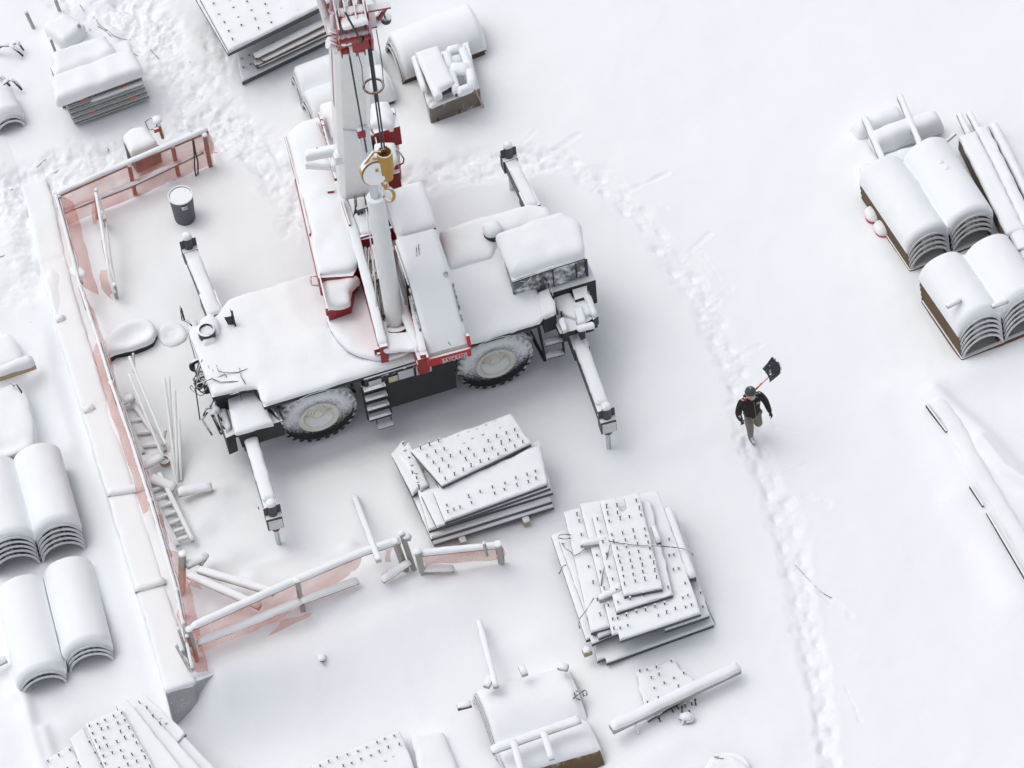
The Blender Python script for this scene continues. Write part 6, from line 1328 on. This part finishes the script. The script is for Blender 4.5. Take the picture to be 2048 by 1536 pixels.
def person():
    base = W(1506,884,-.06); yaw = math.radians(6)
    R = Matrix.Rotation(yaw, 3, 'Z')
    def w(x, y, z): return R @ V((x, y, z))         # local: facing -Y, his right is -X
    # joints (stepping forward with his right leg, left leg swinging behind)
    pel = w(.03, .08, .96); chest = w(.02, .10, 1.34); neck = w(.01, .08, 1.55); head = w(-.02, .03, 1.70)
    shR, shL = w(-.20,.11,1.45), w(.23,.11,1.45); elR, elL = w(-.34,.0,1.21), w(.35,.07,1.16); haR, haL = w(-.36,-.22,1.22), w(.38,-.10,.92)
    hipR, hipL = w(-.07,.07,.92), w(.13,.09,.92); knR, knL = w(-.08,-.05,.50), w(.16,.0,.52); anR, anL = w(-.02,.08,.10), w(.15,.45,.34)
    N = [(pel,(.15,.11)),(chest,(.16,.11)),(neck,(.06,.06)),(head+w(0,0,-.02),(.085,.10)),(head+w(0,0,.08),(.08,.095)),
         (shR,.06),(elR,.045),(haR,.032),(shL,.06),(elL,.045),(haL,.032),(hipR,.085),(knR,.06),(anR,.045),(hipL,.085),(knL,.06),(anL,.045),(anR+w(-.0,-.16,-.05),.04),(anL+w(0,-.06,-.14),.04)]
    E_ = [(0,1),(1,2),(2,3),(3,4),(1,5),(5,6),(6,7),(1,8),(8,9),(9,10),(0,11),(11,12),(12,13),(0,14),(14,15),(15,16),(13,17),(16,18)]
    me = skin_mesh('person', N, E_, 'skin', None, V((0,0,0)))
    B = bpy.data.objects.new('person', me); S.collection.objects.link(B); B.location = base; OFF[B.name] = base
    setp(B, 'man in black jacket, grey hat and khaki trousers walking with a shovel over his shoulder', 'person')
    def child(name, m2, par=B): o = bpy.data.objects.new(name, m2); S.collection.objects.link(o); o.parent = par; OFF[o.name] = base; return o
    # clothing
    NJ = [(w(.03,.06,.78),(.215,.165)),(w(.025,.07,1.06),(.215,.16)),(chest,(.225,.16)),(w(.02,.10,1.49),(.13,.10)),(shR,.095),(elR,.078),(haR.lerp(elR,.02),.05),(shL,.095),(elL,.078),(haL.lerp(elL,.02),.052),(neck,(.085,.085))]
    child('jacket', skin_mesh('jacket', NJ, [(0,1),(1,2),(2,3),(3,10),(2,4),(4,5),(5,6),(2,7),(7,8),(8,9)], 'jacket', None, V((0,0,0))))
    NT = [(pel,(.155,.125)),(hipR,.10),(knR.lerp(hipR,.5),.098),(knR,.078),(anR.lerp(knR,.15),.068),(hipL,.10),(knL.lerp(hipL,.5),.098),(knL,.08),(anL.lerp(knL,.15),.068)]
    child('trousers', skin_mesh('trousers', NT, [(0,1),(1,2),(2,3),(3,4),(0,5),(5,6),(6,7),(7,8)], 'trousers', None, V((0,0,0))))
    for an, toe in ((anR, anR+w(0,-.20,-.06)), (anL, anL+w(0,-.08,-.18))):
        child('boot', skin_mesh('boot', [(an+w(0,.03,.12),.062),(an,.062),(an+w(0,.03,-.06),.05),(toe,.048)], [(0,1),(1,2),(1,3)], 'boot', None, V((0,0,0))))
    # gloves: palm, four bent fingers, thumb
    def glove(hp, el, fwd, thumb, curl):
        d = (hp-el).normalized(); t = V(thumb).normalized(); t = (t-d*t.dot(d)).normalized(); pn = d.cross(t)
        nodes = [(hp-d*.06,.036),(hp,.036),(hp+d*.05,.040)]; links = [(0,1),(1,2)]
        for k in range(4):
            b = hp+d*.075+t*(.032-.022*k); l = (.030,.034,.031,.024)[k]; i = len(nodes)
            nodes += [(b,.0115),(b+d*l*math.cos(curl)+pn*l*math.sin(curl),.0105),(b+d*l*(math.cos(curl)+math.cos(2.1*curl))+pn*l*(math.sin(curl)+math.sin(2.1*curl)),.009)]; links += [(2,i),(i,i+1),(i+1,i+2)]
        i = len(nodes); nodes += [(hp+t*.045+d*.01,.014),(hp+t*.060+d*.045+pn*.02,.012)]; links += [(1,i),(i,i+1)]
        return skin_mesh('glove', nodes, links, 'glove', None, V((0,0,0)), 1)
    child('glove', glove(haR, elR, 0, (1,-.2,.4), 1.0)); child('glove', glove(haL, elL, 0, (-.6,-.8,0), .5))
    # hat and collar
    hd_ = child('hat', (lambda b: (b.build('hat_tmp', 'hat', None, 'all')).data)((lambda: (lambda q: (q.rev(head+w(0,.01,.02), w(.0,-.15,1), [(0,.112),(.03,.118),(.08,.112),(.12,.09),(.145,.05),(.155,0)], 22, cap=False), q)[1])(MB()))())); bpy.data.objects.remove(bpy.data.objects['hat_tmp'])
    q = MB(); q.rev(head+w(0,.01,.015), w(0,-.15,1), [(-.02,.112),(.0,.121),(.03,.122),(.04,.116)], 22, cap=False); o_ = q.build('hat_brim', 'hatband', None, 'all'); me2 = o_.data; bpy.data.objects.remove(o_); child('hat_brim', me2, hd_)
    fp = MB(); face = head+w(-.03,-.09,-.03)
    fp.rev(face+w(0,.0,.0), w(-.3,-1,-.3), [(-.05,.075),(.0,.072),(.018,.05),(.022,.018),(.045,.012),(.05,0)], 12); fp.box(face+w(-.0,-.005,-.05), .05,.012,.012); o_ = fp.build('nose', 'skin', None, 'all'); me2 = o_.data; bpy.data.objects.remove(o_); child('face', me2)
    q = MB(); q.tube([w(-.07,.05,1.56), w(-.02,-.02,1.52), w(.05,.0,1.51), w(.08,.04,1.53)], .03, 8); o_ = q.build('c', 'rust', None, 'all'); me2 = o_.data; bpy.data.objects.remove(o_); child('scarf', me2)
    q = MB(); q.box(w(.12,-.06,1.38), .085,.012,.06); o_ = q.build('c', 'patch', None); me2 = o_.data; bpy.data.objects.remove(o_); child('chest_patch', me2)
    q = MB(); q.tube([w(.02,-.045,1.46), w(.025,-.07,1.30), w(.03,-.095,1.10), w(.03,-.11,.80)], .006, 5); o_ = q.build('c', 'patch', None); me2 = o_.data; bpy.data.objects.remove(o_); child('zip', me2)
    # shovel: over his right shoulder, blade behind his head
    g = base+haR+V((.02,-.02,.05)); sh_ = base+shR+V((.05,.0,.10)); dr = (sh_-g).normalized()
    end = W(1539,751,2.0)
    a = W(1484,806,1.36); 
    dr = (end-a).normalized(); SH = thing('snow_shovel', 'black-bladed snow shovel with a red shaft over the walking man\'s shoulder', 'shovel', a)
    m = MB(); m.tube([a, a.lerp(end,.5), end-dr*.02], .019, 8); m.build('shaft', 'redbright', SH, 'all'); m = MB(); m.tube([a-dr*.02, a+dr*.30], .026, 8); m.build('grip', 'redbright', SH, 'all')
    m = MB(); sd_ = dr.cross(V((0,0,1))).normalized(); up = sd_.cross(dr); vs = []; fs = []; NU, NV = 12, 10
    for th in (0, .008):
        for i in range(NU+1):
            for j in range(NV+1):
                u_ = (i/NU-.5)*2; v_ = j/NV; ww = .20+.035*v_; p = end + dr*(v_*.40-.03-.05*(abs(u_)**2)*(1 if v_ > .5 else 0)) + sd_*u_*ww + up*(.07*u_*u_ - .10*(1-v_)**2*0 + .05*(v_-.4)**2 + th + .006*math.cos(u_*14))
                vs.append(p)
    w1 = NV+1; o1 = (NU+1)*w1
    for i in range(NU):
        for j in range(NV):
            k = i*w1+j; fs += [(k, k+1, k+w1+1, k+w1), (o1+k, o1+k+w1, o1+k+w1+1, o1+k+1)]
    bd = [i*w1 for i in range(NU+1)]+[NU*w1+j for j in range(1, NV+1)]+[i*w1+NV for i in range(NU-1, -1, -1)]+[j for j in range(NV-1, 0, -1)]
    for k in range(len(bd)): l_ = bd[(k+1) % len(bd)]; fs.append((bd[k], l_, l_+o1, bd[k]+o1))
    m.add(vs, fs); m.build('blade', 'shovel', SH, 'all')
person()
